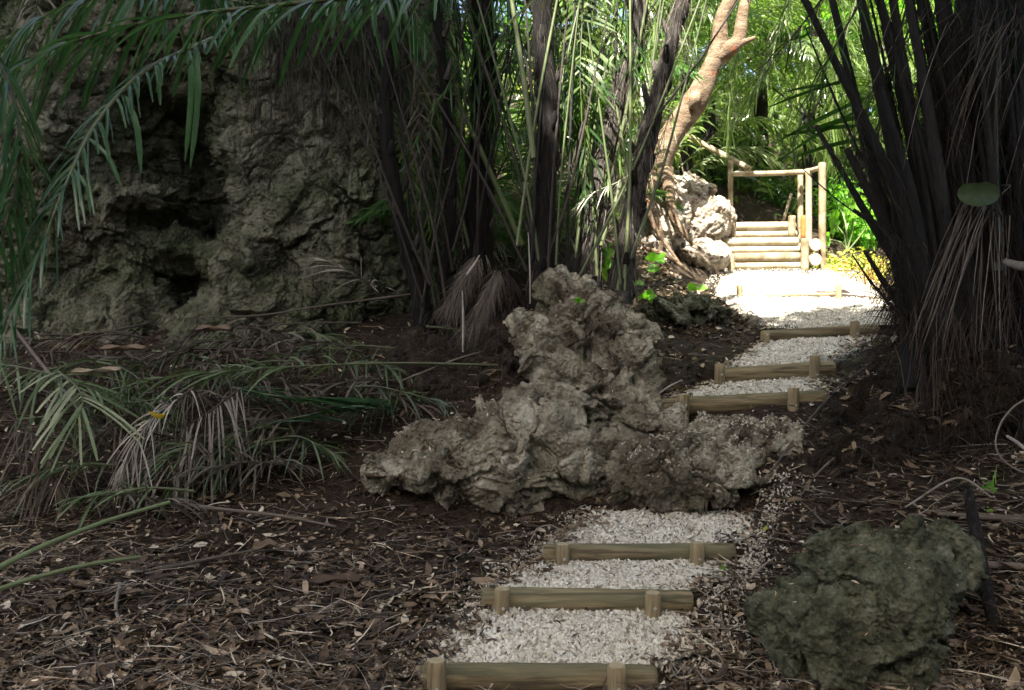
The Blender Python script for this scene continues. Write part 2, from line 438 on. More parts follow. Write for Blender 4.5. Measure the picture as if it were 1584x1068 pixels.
_gc = np.vstack([_gc, [[-6, 0, 0], [0, 0, 0.0], [6, 0, 0.3], [-6, 9.5, 1.7], [-8, 12, 2.6], [-3, 12, 2.4], [-1, 14, 4.0], [0, 18, 6.5], [4, 17, 5.2], [9, 16, 3.2], [6.5, 12.5, 2.05],
                       [8, 8, 1.6], [7, 5, 1.0], [-14, -10, 0], [14, -10, 0.5], [14, 24, 5], [-14, 24, 8], [0, 24, 9], [5.3, 10, 1.75], [-14, 5, 1]]])
def _tps_fit(c, lam=1e-3):
    n = len(c)
    d2 = ((c[:, None, :2] - c[None, :, :2]) ** 2).sum(-1)
    K = 0.5 * d2 * np.log(d2 + 1e-9) + lam * np.eye(n)
    Q = np.hstack([np.ones((n, 1)), c[:, :2]])
    A = np.block([[K, Q], [Q.T, np.zeros((3, 3))]])
    return np.linalg.solve(A, np.concatenate([c[:, 2], np.zeros(3)]))
_gw = _tps_fit(_gc)
def H(x, y):
    x = np.clip(np.atleast_1d(np.asarray(x, float)), -14, 14)
    y = np.clip(np.atleast_1d(np.asarray(y, float)), -10, 24)
    sh = np.broadcast(x, y).shape
    x = np.broadcast_to(x, sh).ravel(); y = np.broadcast_to(y, sh).ravel()
    r = np.zeros(len(x))
    for s in range(0, len(x), 40000):
        xs, ys = x[s:s + 40000], y[s:s + 40000]
        d2 = (xs[:, None] - _gc[None, :, 0]) ** 2 + (ys[:, None] - _gc[None, :, 1]) ** 2
        r[s:s + 40000] = (0.5 * d2 * np.log(d2 + 1e-9)) @ _gw[:-3] + _gw[-3] + _gw[-2] * xs + _gw[-1] * ys
    return r.reshape(sh)

# treads: (log centre pixel left, right, depth, top z offset) -> polygons of level gravel between the logs
LOGS = [  # left px, right px, y of axis left, right, depth, radius(px), post px (left,right), post top, post bottom
    dict(l=655, r=1015, yl=1046, yr=1049, Y=4.12, rad=0.062, posts=[(675, 1022, 1090), (954, 1030, 1095)], lab='nearest log step, at the bottom edge of the picture'),
    dict(l=745, r=1070, yl=926, yr=931, Y=4.86, rad=0.063, posts=[(777, 911, 945), (1010, 917, 964)], lab='second log step up, long yellowish log with a dark knot'),
    dict(l=840, r=1136, yl=857, yr=855, Y=5.50, rad=0.060, posts=[(871, 842, 874), (1079, 840, 884)], lab='third log step up, just below the natural rock ledge'),
    dict(l=1022, r=1278, yl=631, yr=618, Y=6.88, rad=0.074, posts=[(1058, 610, 658), (1228, 600, 656)], lab='log step just above the rock ledge, with tall posts and black shadow under it'),
    dict(l=1110, r=1290, yl=584, yr=572, Y=7.62, rad=0.078, posts=[(1114, 563, 597), (1261, 550, 593)], lab='fifth log step, slanting slightly up to the right between two stout posts'),
    dict(l=1178, r=1358, yl=521, yr=511, Y=8.60, rad=0.060, posts=[(1184, 513, 527), (1323, 497, 525)], lab='highest dark log step, half sunk in gravel where the sunlight begins'),
    dict(l=1146, r=1298, yl=459, yr=455, Y=10.2, rad=0.018, posts=[(1144, 441, 458), (1297, 439, 456)], lab='thin log edging nearly buried across the sunlit path'),
]
def tread_polys():
    out = []
    for k in range(6):
        a, b = LOGS[k], LOGS[k + 1]
        la, ra = P(a['l'], a['yl'], a['Y']), P(a['r'], a['yr'], a['Y'])
        lb, rb = P(b['l'], b['yl'], b['Y']), P(b['r'], b['yr'], b['Y'])
        if k == 2: lb, rb = P(925, 790, 6.2), P(1165, 795, 6.15)
        if k == 3: lb = lb + np.array([-0.12, 0, 0])
        if k == 5: lb, rb = P(1090, 452, 10.3), P(1372, 462, 10.4); ra = ra + np.array([0.4, 0.1, 0.02])
        out.append((k, la, ra, lb, rb, a, b))
    return out
def gravel_height(k, u, v, x, y):
    """u across 0..1, v from the front log 0 to the back log 1"""
    kk, la, ra, lb, rb, a, b = TP[k]
    front = (1 - u) * la[2] + u * ra[2] + a['rad'] - 0.012
    back = (1 - u) * lb[2] + u * rb[2] + (-b['rad'] * 0.72 if k != 2 else 0)
    z = front + (back - front) * v
    return z + 0.012 * perlin(np.stack([x * 6, y * 6, x * 0 + k], -1)) + 0.005 * perlin(np.stack([x * 30, y * 30, x * 0 + k], -1))
TP = tread_polys()

def ground_z(x, y):
    """the ground sheet as built: smooth slope + lumps, cut back under the steps"""
    x = np.asarray(x, float); y = np.asarray(y, float)
    z = H(x, y).reshape(x.shape)
    p = np.stack([x.ravel(), y.ravel(), 0 * x.ravel()], -1)
    n = (0.07 * fbm(p * 1.1, 3) + 0.03 * fbm(p * 5 + 9, 4)).reshape(x.shape)
    cut = np.zeros_like(z)
    for k, la, ra, lb, rb, a, b in TP:
        v = np.clip((y - la[1]) / (lb[1] - la[1]), 0, 1)
        xl, xr = la[0] + (lb[0] - la[0]) * v, ra[0] + (rb[0] - ra[0]) * v
        zt = (la[2] + ra[2]) / 2 + a['rad'] + ((lb[2] + rb[2]) / 2 - b['rad'] - (la[2] + ra[2]) / 2 - a['rad']) * v - 0.03
        ins = np.clip((x - xl + 0.05) / 0.08, 0, 1) * np.clip((xr + 0.1 - x) / 0.1, 0, 1) * ((y > la[1] + 0.0) & (y < lb[1] + 0.0))
        z = np.where(ins > 0, z + n * (1 - ins) + (np.minimum(zt, z) - z) * ins * 1.0 + (zt - z - (np.minimum(zt, z) - z)) * ins, z)
        cut = np.maximum(cut, ins)
    v = (y - 10.28) / 1.5
    zt = 2.05 + .30 * np.clip(v, 0, 1.6) - .06
    xl, xr = 2.2 + .4 * v, 4.85 - .2 * v
    ins = np.clip((x - xl) / .1, 0, 1) * np.clip((xr - x) / .1, 0, 1) * ((y > 10.2) & (y < 13.2))
    z = z + (np.minimum(z, zt) - z) * ins
    cut = np.maximum(cut, ins)
    return z + n * (1 - cut)

def axis(lo, hi, fine_lo, fine_hi, step):
    a = list(np.arange(fine_lo, fine_hi, step))
    s, x = step, fine_hi
    while x < hi: a.append(x); s *= 1.12; x += s
    a.append(hi)
    s, x = step, fine_lo - step; b = []
    while x > lo: b.append(x); s *= 1.12; x -= s
    b.append(lo)
    return np.array(b[::-1] + a)
xs, ys = axis(-70, 70, -4.8, 4.8, 0.028), axis(-60, 90, 3.3, 9.6, 0.028)
X, Y = np.meshgrid(xs, ys)
Z = ground_z(X, Y)
far = np.clip((Y - 24) / 20, 0, 1)
Z = Z + far * 6 + np.clip((np.abs(X) - 14) / 30, 0, 1) * 5 * (Y > 8)
idx = np.arange(X.size).reshape(X.shape)
q = np.stack([idx[:-1, :-1], idx[:-1, 1:], idx[1:, 1:], idx[1:, :-1]], -1).reshape(-1, 4)
mb = MB(); mb.add(np.stack([X, Y, Z], -1), q)
tag(mb.build("ground", M['soil']), kind='structure')

# gravel beds of each tread (structure) with real chips on top (stuff)
beds = MB()
def tread_sample(n, k, edge=0.06):
    kk, la, ra, lb, rb, a, b = TP[k]
    v = rng.random(n); u = rng.random(n)
    x, y = tread_xy(k, u, v)
    return u, v, x, y
def tread_xy(k, u, v):
    kk, la, ra, lb, rb, a, b = TP[k]
    y = la[1] + (lb[1] - la[1]) * v
    xl, xr = la[0] + (lb[0] - la[0]) * v, ra[0] + (rb[0] - ra[0]) * v
    if k < 3: xr = xr + 0.16 * np.sin(np.clip(v, 0, 1) * math.pi)
    wob = 0.07 * perlin(np.stack([y * 6, 0 * y + k * 3.3, 0 * y], -1))
    return xl + (xr - xl) * u + wob * (np.abs(u - .5) * 2), y
for k in range(6):
    nu, nv = 60, 40
    U, V = np.meshgrid(np.linspace(0, 1, nu), np.linspace(0.0, 1.0, nv))
    x, y = tread_xy(k, U.ravel(), V.ravel())
    z = gravel_height(k, U.ravel(), V.ravel(), x, y)
    e = np.minimum(U, 1 - U).ravel()
    z = z - np.where(e < 0.06, (0.06 - e) / 0.06 * 0.10, 0)
    i = np.arange(nu * nv).reshape(nv, nu)
    beds.add(np.stack([x, y, z], -1), np.stack([i[:-1, :-1], i[:-1, 1:], i[1:, 1:], i[1:, :-1]], -1).reshape(-1, 4))
# upper path from the last edging to the stairs
cl = np.array([[1090, 452, 10.3], [1102, 436, 11.0], [1112, 420, 11.75]]); cr = np.array([[1385, 462, 10.3], [1340, 440, 11.1], [1290, 420, 11.8]])
U, V = np.meshgrid(np.linspace(0, 1, 40), np.linspace(0, 1, 40))
def lerp3(c, v):
    pts = np.array([P(*q_) for q_ in c]); t = v * 2
    return np.where((t < 1)[:, None], pts[0] + (pts[1] - pts[0]) * t[:, None], pts[1] + (pts[2] - pts[1]) * (t - 1)[:, None])
A_, B_ = lerp3(cl, V.ravel()), lerp3(cr, V.ravel())
pp = A_ + (B_ - A_) * U.ravel()[:, None]
pp[:, 2] += 0.03 + 0.02 * perlin(pp * [3, 3, 0]) - np.where(np.minimum(U, 1 - U).ravel() < .04, .3, 0) - np.where(V.ravel() < .02, .2, 0)
i = np.arange(1600).reshape(40, 40)
beds.add(pp, np.stack([i[:-1, :-1], i[:-1, 1:], i[1:, 1:], i[1:, :-1]], -1).reshape(-1, 4))
tag(beds.build("gravel_path", M['gravel_bed']), kind='structure')

_t = (1 + 5 ** 0.5) / 2
ICO_V = norm(np.array([[-1, _t, 0], [1, _t, 0], [-1, -_t, 0], [1, -_t, 0], [0, -1, _t], [0, 1, _t], [0, -1, -_t], [0, 1, -_t], [_t, 0, -1], [_t, 0, 1], [-_t, 0, -1], [-_t, 0, 1]], float))
ICO_F = np.array([[0, 11, 5], [0, 5, 1], [0, 1, 7], [0, 7, 10], [0, 10, 11], [1, 5, 9], [5, 11, 4], [11, 10, 2], [10, 7, 6], [7, 1, 8], [3, 9, 4], [3, 4, 2], [3, 2, 6], [3, 6, 8], [3, 8, 9], [4, 9, 5], [2, 4, 11], [6, 2, 10], [8, 6, 7], [9, 8, 1]])
def rand_rot(n):
    q_ = norm(rng.normal(size=(n, 4)))
    a, b, c, d = q_.T
    return np.stack([np.stack([1 - 2 * (c * c + d * d), 2 * (b * c - a * d), 2 * (b * d + a * c)], -1),
                     np.stack([2 * (b * c + a * d), 1 - 2 * (b * b + d * d), 2 * (c * d - a * b)], -1),
                     np.stack([2 * (b * d - a * c), 2 * (c * d + a * b), 1 - 2 * (b * b + c * c)], -1)], 1)
def chips(mb, pos, size, elong=(1.0, 2.6), tint=None):
    n = len(pos)
    s = np.stack([rng.uniform(*elong, n), rng.uniform(0.7, 1.1, n), rng.uniform(0.5, 0.9, n)], -1) * np.asarray(size).reshape(-1, 1)
    V = ICO_V[None] * (1 + 0.22 * rng.normal(size=(n, 12, 1))) * s[:, None]
    Rm = rand_rot(n)
    V = np.einsum('nij,nkj->nki', Rm, V) + pos[:, None]
    f = (ICO_F[None] + (np.arange(n) * 12)[:, None, None]).reshape(-1, 3)
    t = rng.random(n) if tint is None else tint
    mb.add(V, f, np.repeat(t, 20))
g = MB()
for k, n, sz in ((0, 8000, .0075), (1, 5200, .0075), (2, 4300, .0078), (3, 3000, .008), (4, 5000, .0085), (5, 7000, .0065)):
    u, v, x, y = tread_sample(n, k)
    z = gravel_height(k, u, v, x, y)
    th = perlin(np.stack([x * 5, y * 5, x * 0], -1))
    keep = (v > 0.02) & (v < .985)
    pos = np.stack([x, y, z + rng.uniform(-0.004, 0.012, n)], -1)[keep]
    chips(g, pos, sz * rng.uniform(0.6, 1.5, keep.sum()), tint=np.clip(rng.normal(0.75, 0.22, keep.sum()) - 0.15 * th[keep], 0, 1))
# loose chips that spilled over the edges and down the rock ledge
n = 2600
k_ = rng.integers(0, 3, n); side = rng.integers(0, 2, n)
x = np.zeros(n); y = np.zeros(n)
for k in range(3):
    s_ = k_ == k
    v = rng.random(s_.sum()); off = np.abs(rng.normal(0, 0.13, s_.sum()))
    xx, yy = tread_xy(k, side[s_].astype(float), v)
    x[s_] = xx + np.where(side[s_] == 1, off, -off); y[s_] = yy
chips(g, np.stack([x, y, ground_z(x, y) + 0.012], -1), .006 * rng.uniform(0.6, 1.5, n), tint=np.clip(rng.normal(0.5, 0.2, n), 0, 1))
n = 3000
x = rng.uniform(P(1090, 452, 10.3)[0], P(1372, 462, 10.4)[0], n); y = rng.uniform(10.3, 11.7, n)
chips(g, np.stack([x, y, np.interp(y, [10.3, 11.7], [P(1200, 452, 10.3)[2], P(1200, 420, 11.75)[2]]) + 0.04], -1), .005 * rng.uniform(0.6, 1.4, n))
tag(g.build("gravel", M['gravel'], smooth=False), 'pale coral gravel chips spread over the treads', kind='stuff')

# ------------------------------------------------------------------ log steps
def cyl_between(mb, a, b, r, sides=20, rough=0.05, mi=0, bevel=True, endmi=None, tint=0.5):
    a, b = np.asarray(a, float), np.asarray(b, float)
    L_ = np.linalg.norm(b - a); d = (b - a) / L_
    bv = min(0.008, r * 0.15)
    n = max(6, int(L_ / 0.04))
    t = np.concatenate([[0, bv], np.linspace(bv, L_ - bv, n)[1:-1], [L_ - bv, L_]])
    rr = np.full(len(t), r); rr[0] = rr[-1] = r - bv
    ref = np.array([0, 0, 1.0]) if abs(d[2]) < 0.9 else np.array([1.0, 0, 0])
    A = np.cross(d, ref); A /= np.linalg.norm(A); B = np.cross(A, d)
    an = np.arange(sides) * 2 * math.pi / sides
    D = A * np.cos(an)[:, None] + B * np.sin(an)[:, None]
    seed = a.sum() * 5
    wob = 1 + rough * perlin(np.stack([np.cos(an)[None].repeat(len(t), 0), np.sin(an)[None].repeat(len(t), 0), (t * 2.5)[:, None].repeat(sides, 1)], -1).reshape(-1, 3) + seed).reshape(len(t), sides)
    # local frame around the middle of the log so the wood grain runs along it
    V = a[None, None] + d * t[:, None, None] + D[None] * (rr[:, None] * wob)[..., None]
    V = V.reshape(-1, 3); K = len(t)
    base = (np.arange(K - 1) * sides)[:, None]; i = np.arange(sides)[None]; j = (i + 1) % sides
    mb.add(V, np.stack([base + i, base + j, base + j + sides, base + i + sides], -1).reshape(-1, 4), tint, mi)
    for k, c in ((0, a), (K - 1, b)):
        ring = V[k * sides:(k + 1) * sides]
        tri = [[q_, (q_ + 1) % sides, sides] for q_ in range(sides)]
        if k == 0: tri = [q_[::-1] for q_ in tri]
        mb.add(np.vstack([ring, c]), tri, tint, mi if endmi is None else endmi)
def bolt_mesh(c, d=(0, -1, 0), r=0.0085):
    mb = MB(); c = np.asarray(c, float)
    cyl_between(mb, c, c + np.array(d) * 0.007, r, 10, 0)
    return mb
for k, lg in enumerate(LOGS):
    l, r = P(lg['l'], lg['yl'], lg['Y']), P(lg['r'], lg['yr'], lg['Y'])
    rad = lg['rad']
    t = empty("log_step", [(l[0] + r[0]) / 2, lg['Y'], (l[2] + r[2]) / 2 - rad], lg['lab'], "log step", "log steps up the gravel path")
    mb = MB(); cyl_between(mb, l, r, rad, 24, 0.07, 0, endmi=1, tint=0.15 + 0.7 * random.random())
    mb.build("log", [M['log'], M['log_end']], t)
    for (px, pt, pb) in lg['posts']:
        pr = 0.044 if k < 6 else 0.035
        top = P(px, pt, lg['Y'] - rad - pr); bot = P(px, pb, lg['Y'] - rad - pr)
        if k == 0: bot[2] = top[2] - 0.3
        top[1] += 0.004
        bot = np.array([top[0] + 0.008 * random.uniform(-1, 1), top[1], bot[2] - 0.12])
        mb = MB(); cyl_between(mb, bot, top, pr, 18, 0.05, 0, endmi=1, tint=0.4 + 0.3 * random.random())
        po = mb.build("post", [M['post'], M['log_end']], t)
        if k < 6:
            zc = (P(px, (lg['yl'] + lg['yr']) / 2, lg['Y'])[2])
            bolt_mesh([top[0] + 0.006, top[1] - pr + 0.001, min(zc, top[2] - 0.03)]).build("bolt", M['bolt'], po)

# ------------------------------------------------------------------ timber stairs with handrails, sunlit
st = empty("timber_stairs", P(1187, 418, 11.75), "pale timber staircase with pole handrails at the top of the path", "staircase")
def stair_log(lp, rp, y, Yd, r, name="tread_log"):
    mb = MB(); cyl_between(mb, P(lp, y, Yd), P(rp, y - 1, Yd + 0.02), r, 18, 0.05, 0, endmi=1, tint=random.random())
    return mb.build(name, [M['rail'], M['log_end']], st)
for (lp, rp, y, Yd, r) in ((1136, 1238, 412, 11.66, .052), (1136, 1238, 399, 11.66, .062), (1119, 1236, 387, 12.0, .05), (1117, 1234, 375, 12.0, .058), (1138, 1232, 363, 12.35, .05), (1138, 1230, 351, 12.35, .062)):
    stair_log(lp, rp, y, Yd, r)
g2 = MB()   # packed gravel behind each riser
for (lp, rp, y, y0, y1) in ((1133, 1240, 394.5, 11.66, 12.0), (1120, 1238, 371.5, 12.0, 12.35), (1136, 1236, 347, 12.35, 13.6)):
    a = P(lp, y, y0); b = P(rp, y, y0)
    nx, ny = 30, 12
    xx, yy = np.meshgrid(np.linspace(a[0], b[0], nx), np.linspace(y0, y1, ny))
    zz = a[2] - 0.008 + 0.01 * perlin(np.stack([xx.ravel() * 8, yy.ravel() * 8, 0 * xx.ravel()], -1)).reshape(xx.shape)
    i = np.arange(nx * ny).reshape(ny, nx)
    g2.add(np.stack([xx, yy, zz], -1), np.stack([i[:-1, :-1], i[:-1, 1:], i[1:, 1:], i[1:, :-1]], -1).reshape(-1, 4))
g2.build("tread_gravel", M['gravel_bed'], st)
def stair_post(px, pt, pb, Yd, r, name="post", m='rail', px2=None):
    mb = MB(); a = P(px if px2 is None else px2, pb, Yd); b = P(px, pt, Yd)
    cyl_between(mb, a, b, r, 16, 0.05, 0, endmi=1, tint=random.random())
    return mb.build(name, [M[m], M['log_end']], st)
stair_post(1130, 249, 372, 12.3, .036)
stair_post(1132, 342, 374, 12.2, .045, "stub_post")
stair_post(1131, 393, 424, 11.52, .046, "stub_post")
stair_post(1225, 334, 366, 12.2, .05, "stub_post")
stair_post(1245, 369, 420, 11.52, .05, "stub_post")
stair_post(1238, 268, 372, 12.45, .04)
stair_post(1251, 264, 378, 12.1, .043)
stair_post(1272, 252, 428, 11.75, .048)
stair_post(1243, 334, 368, 12.28, .04, "orange_post", 'orange_wood')
stair_post(1224, 300, 342, 13.2, .022, "brace_pole", 'rail', 1212)
for (y, Y0, Y1) in ((379, 11.62, 12.4), (402, 11.62, 12.6)):
    mb = MB(); a = P(1262, y, Y0); cyl_between(mb, a, a + np.array([0.02, Y1 - Y0, 0]), .083, 18, 0.04, 0, endmi=1, tint=.6)
    mb.build("side_log", [M['rail'], M['log_end']], st)
def rail(a, b, r=.036):
    mb = MB(); mb.tube([a, (np.array(a) + b) / 2 + [0, 0, -.01], b], r, 14, 0.1, 0.05, tint=random.random())
    return mb.build("handrail", M['rail'], st)
rail(P(1132, 269, 12.22), P(1249, 266, 12.2)); rail(P(1238, 267, 12.3), P(1275, 258, 11.8), .034)
rail(P(1160, 262, 12.3), P(1012, 180, 13.0), .04)
rail(P(1127, 318, 12.4), P(1032, 270, 13.1), .038)
e = empty("path_edging", P(1350, 465, 10.2), "low pale log edging the right side of the sunlit path", "log")
mb = MB(); cyl_between(mb, P(1300, 441, 11.2), P(1400, 489, 9.6), .04, 14, 0.06, endmi=1); mb.build("log", [M['rail'], M['log_end']], e)
mb = MB(); cyl_between(mb, P(1310, 452, 10.9) - [0, 0, .1], P(1310, 436, 10.9), .035, 12, 0.05, endmi=1); mb.build("stake", [M['rail'], M['log_end']], e)

# ------------------------------------------------------------------ rocks
def displace(V, Nn, amp=0.1, sc=1.6, fine=1.0, seed=0.0):
    p = V + seed
    warp = np.stack([fbm(p * 2.3 + 5, 2), fbm(p * 2.3 + 31, 2), fbm(p * 2.3 + 67, 2)], -1) * 0.3
    q_ = p + warp
    d = amp * fbm(p * sc, 3)
    f1, f2, idn, dv = worley(q_ * np.array([2.0, 2.0, 2.6]))
    h = _wr[idn]
    d += fine * (0.26 * (dv * (h - 0.5)).sum(1) + 0.11 * (h[:, 0] - 0.5)) - fine * 0.07 * np.exp(-(f2 - f1) * 16) * (h[:, 2] > .55)
    f1, f2, idn, dv = worley(q_ * 5.5 + 3)
    h = _wr[idn]
    d += fine * (0.12 * (dv * (h - 0.5)).sum(1) + 0.034 * (h[:, 1] - 0.5))
    d += fine * 0.05 * (fbm(q_ * 4.2, 4, .5, ridged=True) - .3)
    for k_, (sc2, dep, wid) in enumerate(((2.6, .07, 14), (6.0, .035, 12), (13, .014, 9))):      # sharp broken creases
        n_ = perlin(q_ * sc2 + 40 * k_)
        d -= fine * dep * np.exp(-np.abs(n_) * wid) * (perlin(p * sc2 * .6 + 90) > -.12)
    f1, f2, idn, dv = worley(q_ * 12)
    d -= fine * 0.06 * np.clip(0.48 - f1, 0, 1) * (_wr[idn][:, 2] > 0.45)
    f1, f2, idn, dv = worley(p * 27)
    d -= fine * 0.02 * np.clip(0.5 - f1, 0, 1) * (_wr[idn][:, 1] > 0.3)
    d += fine * 0.010 * fbm(p * 24, 3, .65, ridged=True)
    return V + Nn * d[:, None]
def rock(name, blobs, voxel, mat, label, cat="rock", amp=0.1, sc=1.6, fine=1.0, seed=0.0, group=None, kind=None, floor=None):
    """union of squashed balls -> one closed craggy surface"""
    import bmesh
    bm = bmesh.new()
    for (c, rr, rz) in blobs:
        mtx = Matrix.Translation(Vector([float(q_) for q_ in c])) @ Matrix.Rotation(rz, 4, 'Z') @ Matrix.Diagonal((*rr, 1))
        bmesh.ops.create_icosphere(bm, subdivisions=4, radius=1, matrix=mtx)
    me = bpy.data.meshes.new(name); bm.to_mesh(me); bm.free()
    o = bpy.data.objects.new(name, me); COL.objects.link(o)
    md = o.modifiers.new("r", 'REMESH'); md.mode = 'VOXEL'; md.voxel_size = voxel
    dg = bpy.context.evaluated_depsgraph_get()
    me2 = bpy.data.meshes.new_from_object(o.evaluated_get(dg))
    o.modifiers.clear(); o.data = me2; bpy.data.meshes.remove(me); me2.name = name
    n = len(me2.vertices)
    V = np.zeros(n * 3, np.float32); me2.vertices.foreach_get("co", V); V = V.reshape(-1, 3).astype(float)
    Nn = np.zeros(n * 3, np.float32); me2.vertices.foreach_get("normal", Nn); Nn = Nn.reshape(-1, 3).astype(float)
    V = displace(V, Nn, amp, sc, fine, seed)
    me2.vertices.foreach_set("co", V.astype(np.float32).ravel())
    me2.polygons.foreach_set("use_smooth", np.ones(len(me2.polygons), bool))
    me2.materials.clear(); me2.materials.append(mat); me2.update()
    tag(o, label, cat, group, kind)
    Nb = np.zeros(n * 3, np.float32); me2.vertices.foreach_get("normal", Nb)
    return o, (V, Nb.reshape(-1, 3))
ROCKV = []
o, V = rock("limestone_outcrop", [
    (P(880, 475, 7.6), (.30, .3, .28), 0), (P(835, 520, 7.5), (.3, .3, .26), 0), (P(965, 540, 7.4), (.26, .3, .3), 0), (P(905, 520, 7.4), (.36, .34, .40), 0), (P(850, 555, 7.3), (.30, .35, .34), 0), (P(895, 620, 7.05), (.50, .42, .40), .2),
    (P(960, 590, 7.15), (.30, .34, .34), 0), (P(975, 650, 6.9), (.26, .3, .34), 0), (P(800, 690, 6.7), (.6, .45, .36), 0), (P(720, 710, 6.6), (.50, .42, .30), 0), (P(650, 722, 6.5), (.36, .36, .2), -.2),
    (P(900, 730, 6.5), (.52, .36, .30), .2), (P(790, 750, 6.4), (.34, .28, .24), 0), (P(960, 735, 6.5), (.34, .34, .28), 0), (P(730, 735, 6.6), (.3, .3, .2), 0)],
    0.0115, M['rock'], "large craggy limestone outcrop beside the log steps, overhanging at its foot", "rock outcrop", amp=0.15, seed=2.0)
ROCKV.append(V)
o, V = rock("rock_ledge", [(P(1020, 735, 6.35), (.30, .3, .23), 0), (P(1100, 738, 6.40), (.42, .34, .235), -.1), (P(1165, 745, 6.4), (.24, .3, .18), 0), (P(1060, 700, 6.6), (.36, .3, .18), 0)],
            0.012, M['rock'], "low rock ledge strewn with chips, in front of the fourth log step", "rock", amp=0.08, seed=6.0)
ROCKV.append(V)
o, V = rock("rock_ledge", [(P(1140, 678, 6.68), (.42, .26, .15), -.1), (P(1060, 690, 6.75), (.3, .24, .14), 0), (P(1205, 690, 6.6), (.2, .26, .16), 0), (P(1120, 715, 6.5), (.4, .2, .16), 0)],
            0.012, M['rock'], "upper rock slab directly under the fourth log step", "rock", amp=0.06, seed=9.0, fine=.8)
ROCKV.append(V)
o, V = rock("mossy_boulder", [(P(1350, 905, 4.35), (.42, .36, .30), .1), (P(1255, 950, 4.25), (.30, .3, .2), 0), (P(1330, 1020, 4.2), (.40, .34, .26), 0), (P(1400, 880, 4.4), (.27, .3, .25), 0)],
            0.010, M['moss_rock'], "round dark green mossy boulder in the right foreground", "boulder", amp=0.07, seed=13.0, fine=0.6)
ROCKV.append(V)
rock("small_rock", [(P(1075, 480, 8.7), (.36, .3, .16), 0), (P(1030, 490, 8.5), (.2, .2, .12), 0)], 0.016, M['moss_rock'], "greenish rock lying left of the highest dark log step", "rock", amp=0.08, seed=21)
rock("small_rock", [(P(1160, 497, 8.75), (.08, .07, .08), 0)], 0.01, M['rock'], "small pointed grey stone at the left edge of the sunlit gravel", "rock", amp=0.03, seed=22, fine=.4)
for nm, bl, lb, sd in (("coral_boulder", [(P(1085, 400, 11.4), (.35, .3, .24), 0), (P(1050, 395, 11.6), (.24, .3, .26), 0)], "pale boulder directly left of the staircase foot", 31),
                       ("coral_boulder", [(P(1090, 345, 12.1), (.36, .4, .34), 0), (P(1060, 310, 12.3), (.4, .4, .42), .3), (P(1100, 330, 12.5), (.2, .3, .22), 0)], "pale craggy boulder under the lower handrail", 32),
                       ("coral_boulder", [(P(1000, 330, 11.6), (.3, .45, .5), 0), (P(1000, 400, 11.3), (.32, .35, .34), 0), (P(955, 370, 11.5), (.4, .4, .6), 0), (P(1030, 350, 11.5), (.3, .35, .5), 0)], "sunlit rock bank below the reddish tree trunk", 33)):
    rock(nm, bl, 0.02, M['pale_rock'], lb, "boulder", amp=0.12, seed=sd, fine=.65, group="pale boulders left of the stairs")
rock("boulder", [(P(1590, 905, 4.9), (.18, .22, .16), 0), (P(1660, 905, 4.9), (.3, .3, .22), 0)], 0.014, M['moss_rock'], "dim mossy rock at the right edge behind the leaning pole", "boulder", amp=.06, seed=41)
rock("stone", [(P(880, 835, 5.75), (.1, .1, .03), 0)], 0.012, M['rock'], "flat low stone at the left end of the third log", "stone", amp=0.02, seed=42, fine=.3)

# the cliff: an upright sheet with its own relief, closed by sides, top and back
_cp = [(-700, 520, 8.6), (-700, 100, 9.2), (-700, -500, 9.5), (-300, 480, 8.9), (-300, 100, 9.2), (-300, -500, 9.6), (0, 500, 8.95), (0, 400, 9.1), (0, 250, 8.8), (0, 60, 9.0), (0, -400, 9.4),
       (60, 430, 9.25), (150, 440, 9.4), (240, 450, 9.35), (150, 330, 8.9), (150, 200, 8.95), (220, 300, 8.85), (250, 370, 9.0), (180, 400, 9.2), (150, 490, 8.9), (280, 500, 9.0),
       (245, 120, 9.4), (258, 180, 10.1), (272, 240, 10.4), (300, 290, 10.5), (330, 330, 10.4), (312, 370, 10.2), (290, 430, 9.9), (290, 470, 9.8), (335, 230, 9.3), (350, 400, 8.75), (350, 440, 8.7), (390, 420, 8.75),
       (420, 420, 9.2), (400, 330, 9.2), (370, 290, 9.15), (360, 200, 9.4), (420, 250, 9.3), (450, 330, 9.1), (470, 250, 9.15), (520, 200, 9.0), (580, 200, 9.1), (520, 320, 9.0), (600, 320, 9.2), (450, 430, 9.2), (560, 430, 9.1),
       (360, 100, 9.3), (450, 100, 9.2), (560, 60, 9.3), (400, -50, 9.3), (550, -400, 9.6), (300, -400, 9.6), (660, 300, 9.8), (680, 100, 10.2), (680, -300, 10.5), (660, 480, 9.6), (700, 520, 10), (500, 560, 9.0), (200, 570, 9.0)]
_cc = np.array([P(*g_) for g_ in _cp])
_cw = _tps_fit(_cc[:, [0, 2, 1]])
cxs = np.concatenate([np.arange(-9, -5.6, 0.06), np.arange(-5.6, -0.75, 0.013)])
czs = np.concatenate([np.arange(1.0, 5.1, 0.013), np.arange(5.1, 5.9, 0.05)])
CX, CZ = np.meshgrid(cxs, czs)
def _cy(x, z):
    r_ = np.zeros(len(x))
    for s in range(0, len(x), 40000):
        a, b = x[s:s + 40000], z[s:s + 40000]
        d2 = (a[:, None] - _cc[None, :, 0]) ** 2 + (b[:, None] - _cc[None, :, 2]) ** 2
        r_[s:s + 40000] = (0.5 * d2 * np.log(d2 + 1e-9)) @ _cw[:-3] + _cw[-3] + _cw[-2] * a + _cw[-1] * b
    return r_
CY = _cy(CX.ravel(), CZ.ravel()).reshape(CX.shape)
gy = np.gradient(CY, axis=1) / np.gradient(CX, axis=1); gz = np.gradient(CY, axis=0) / np.gradient(CZ, axis=0)
Nn = norm(np.stack([gy, -np.ones_like(gy), gz], -1)).reshape(-1, 3)
V = np.stack([CX, CY, CZ], -1).reshape(-1, 3)
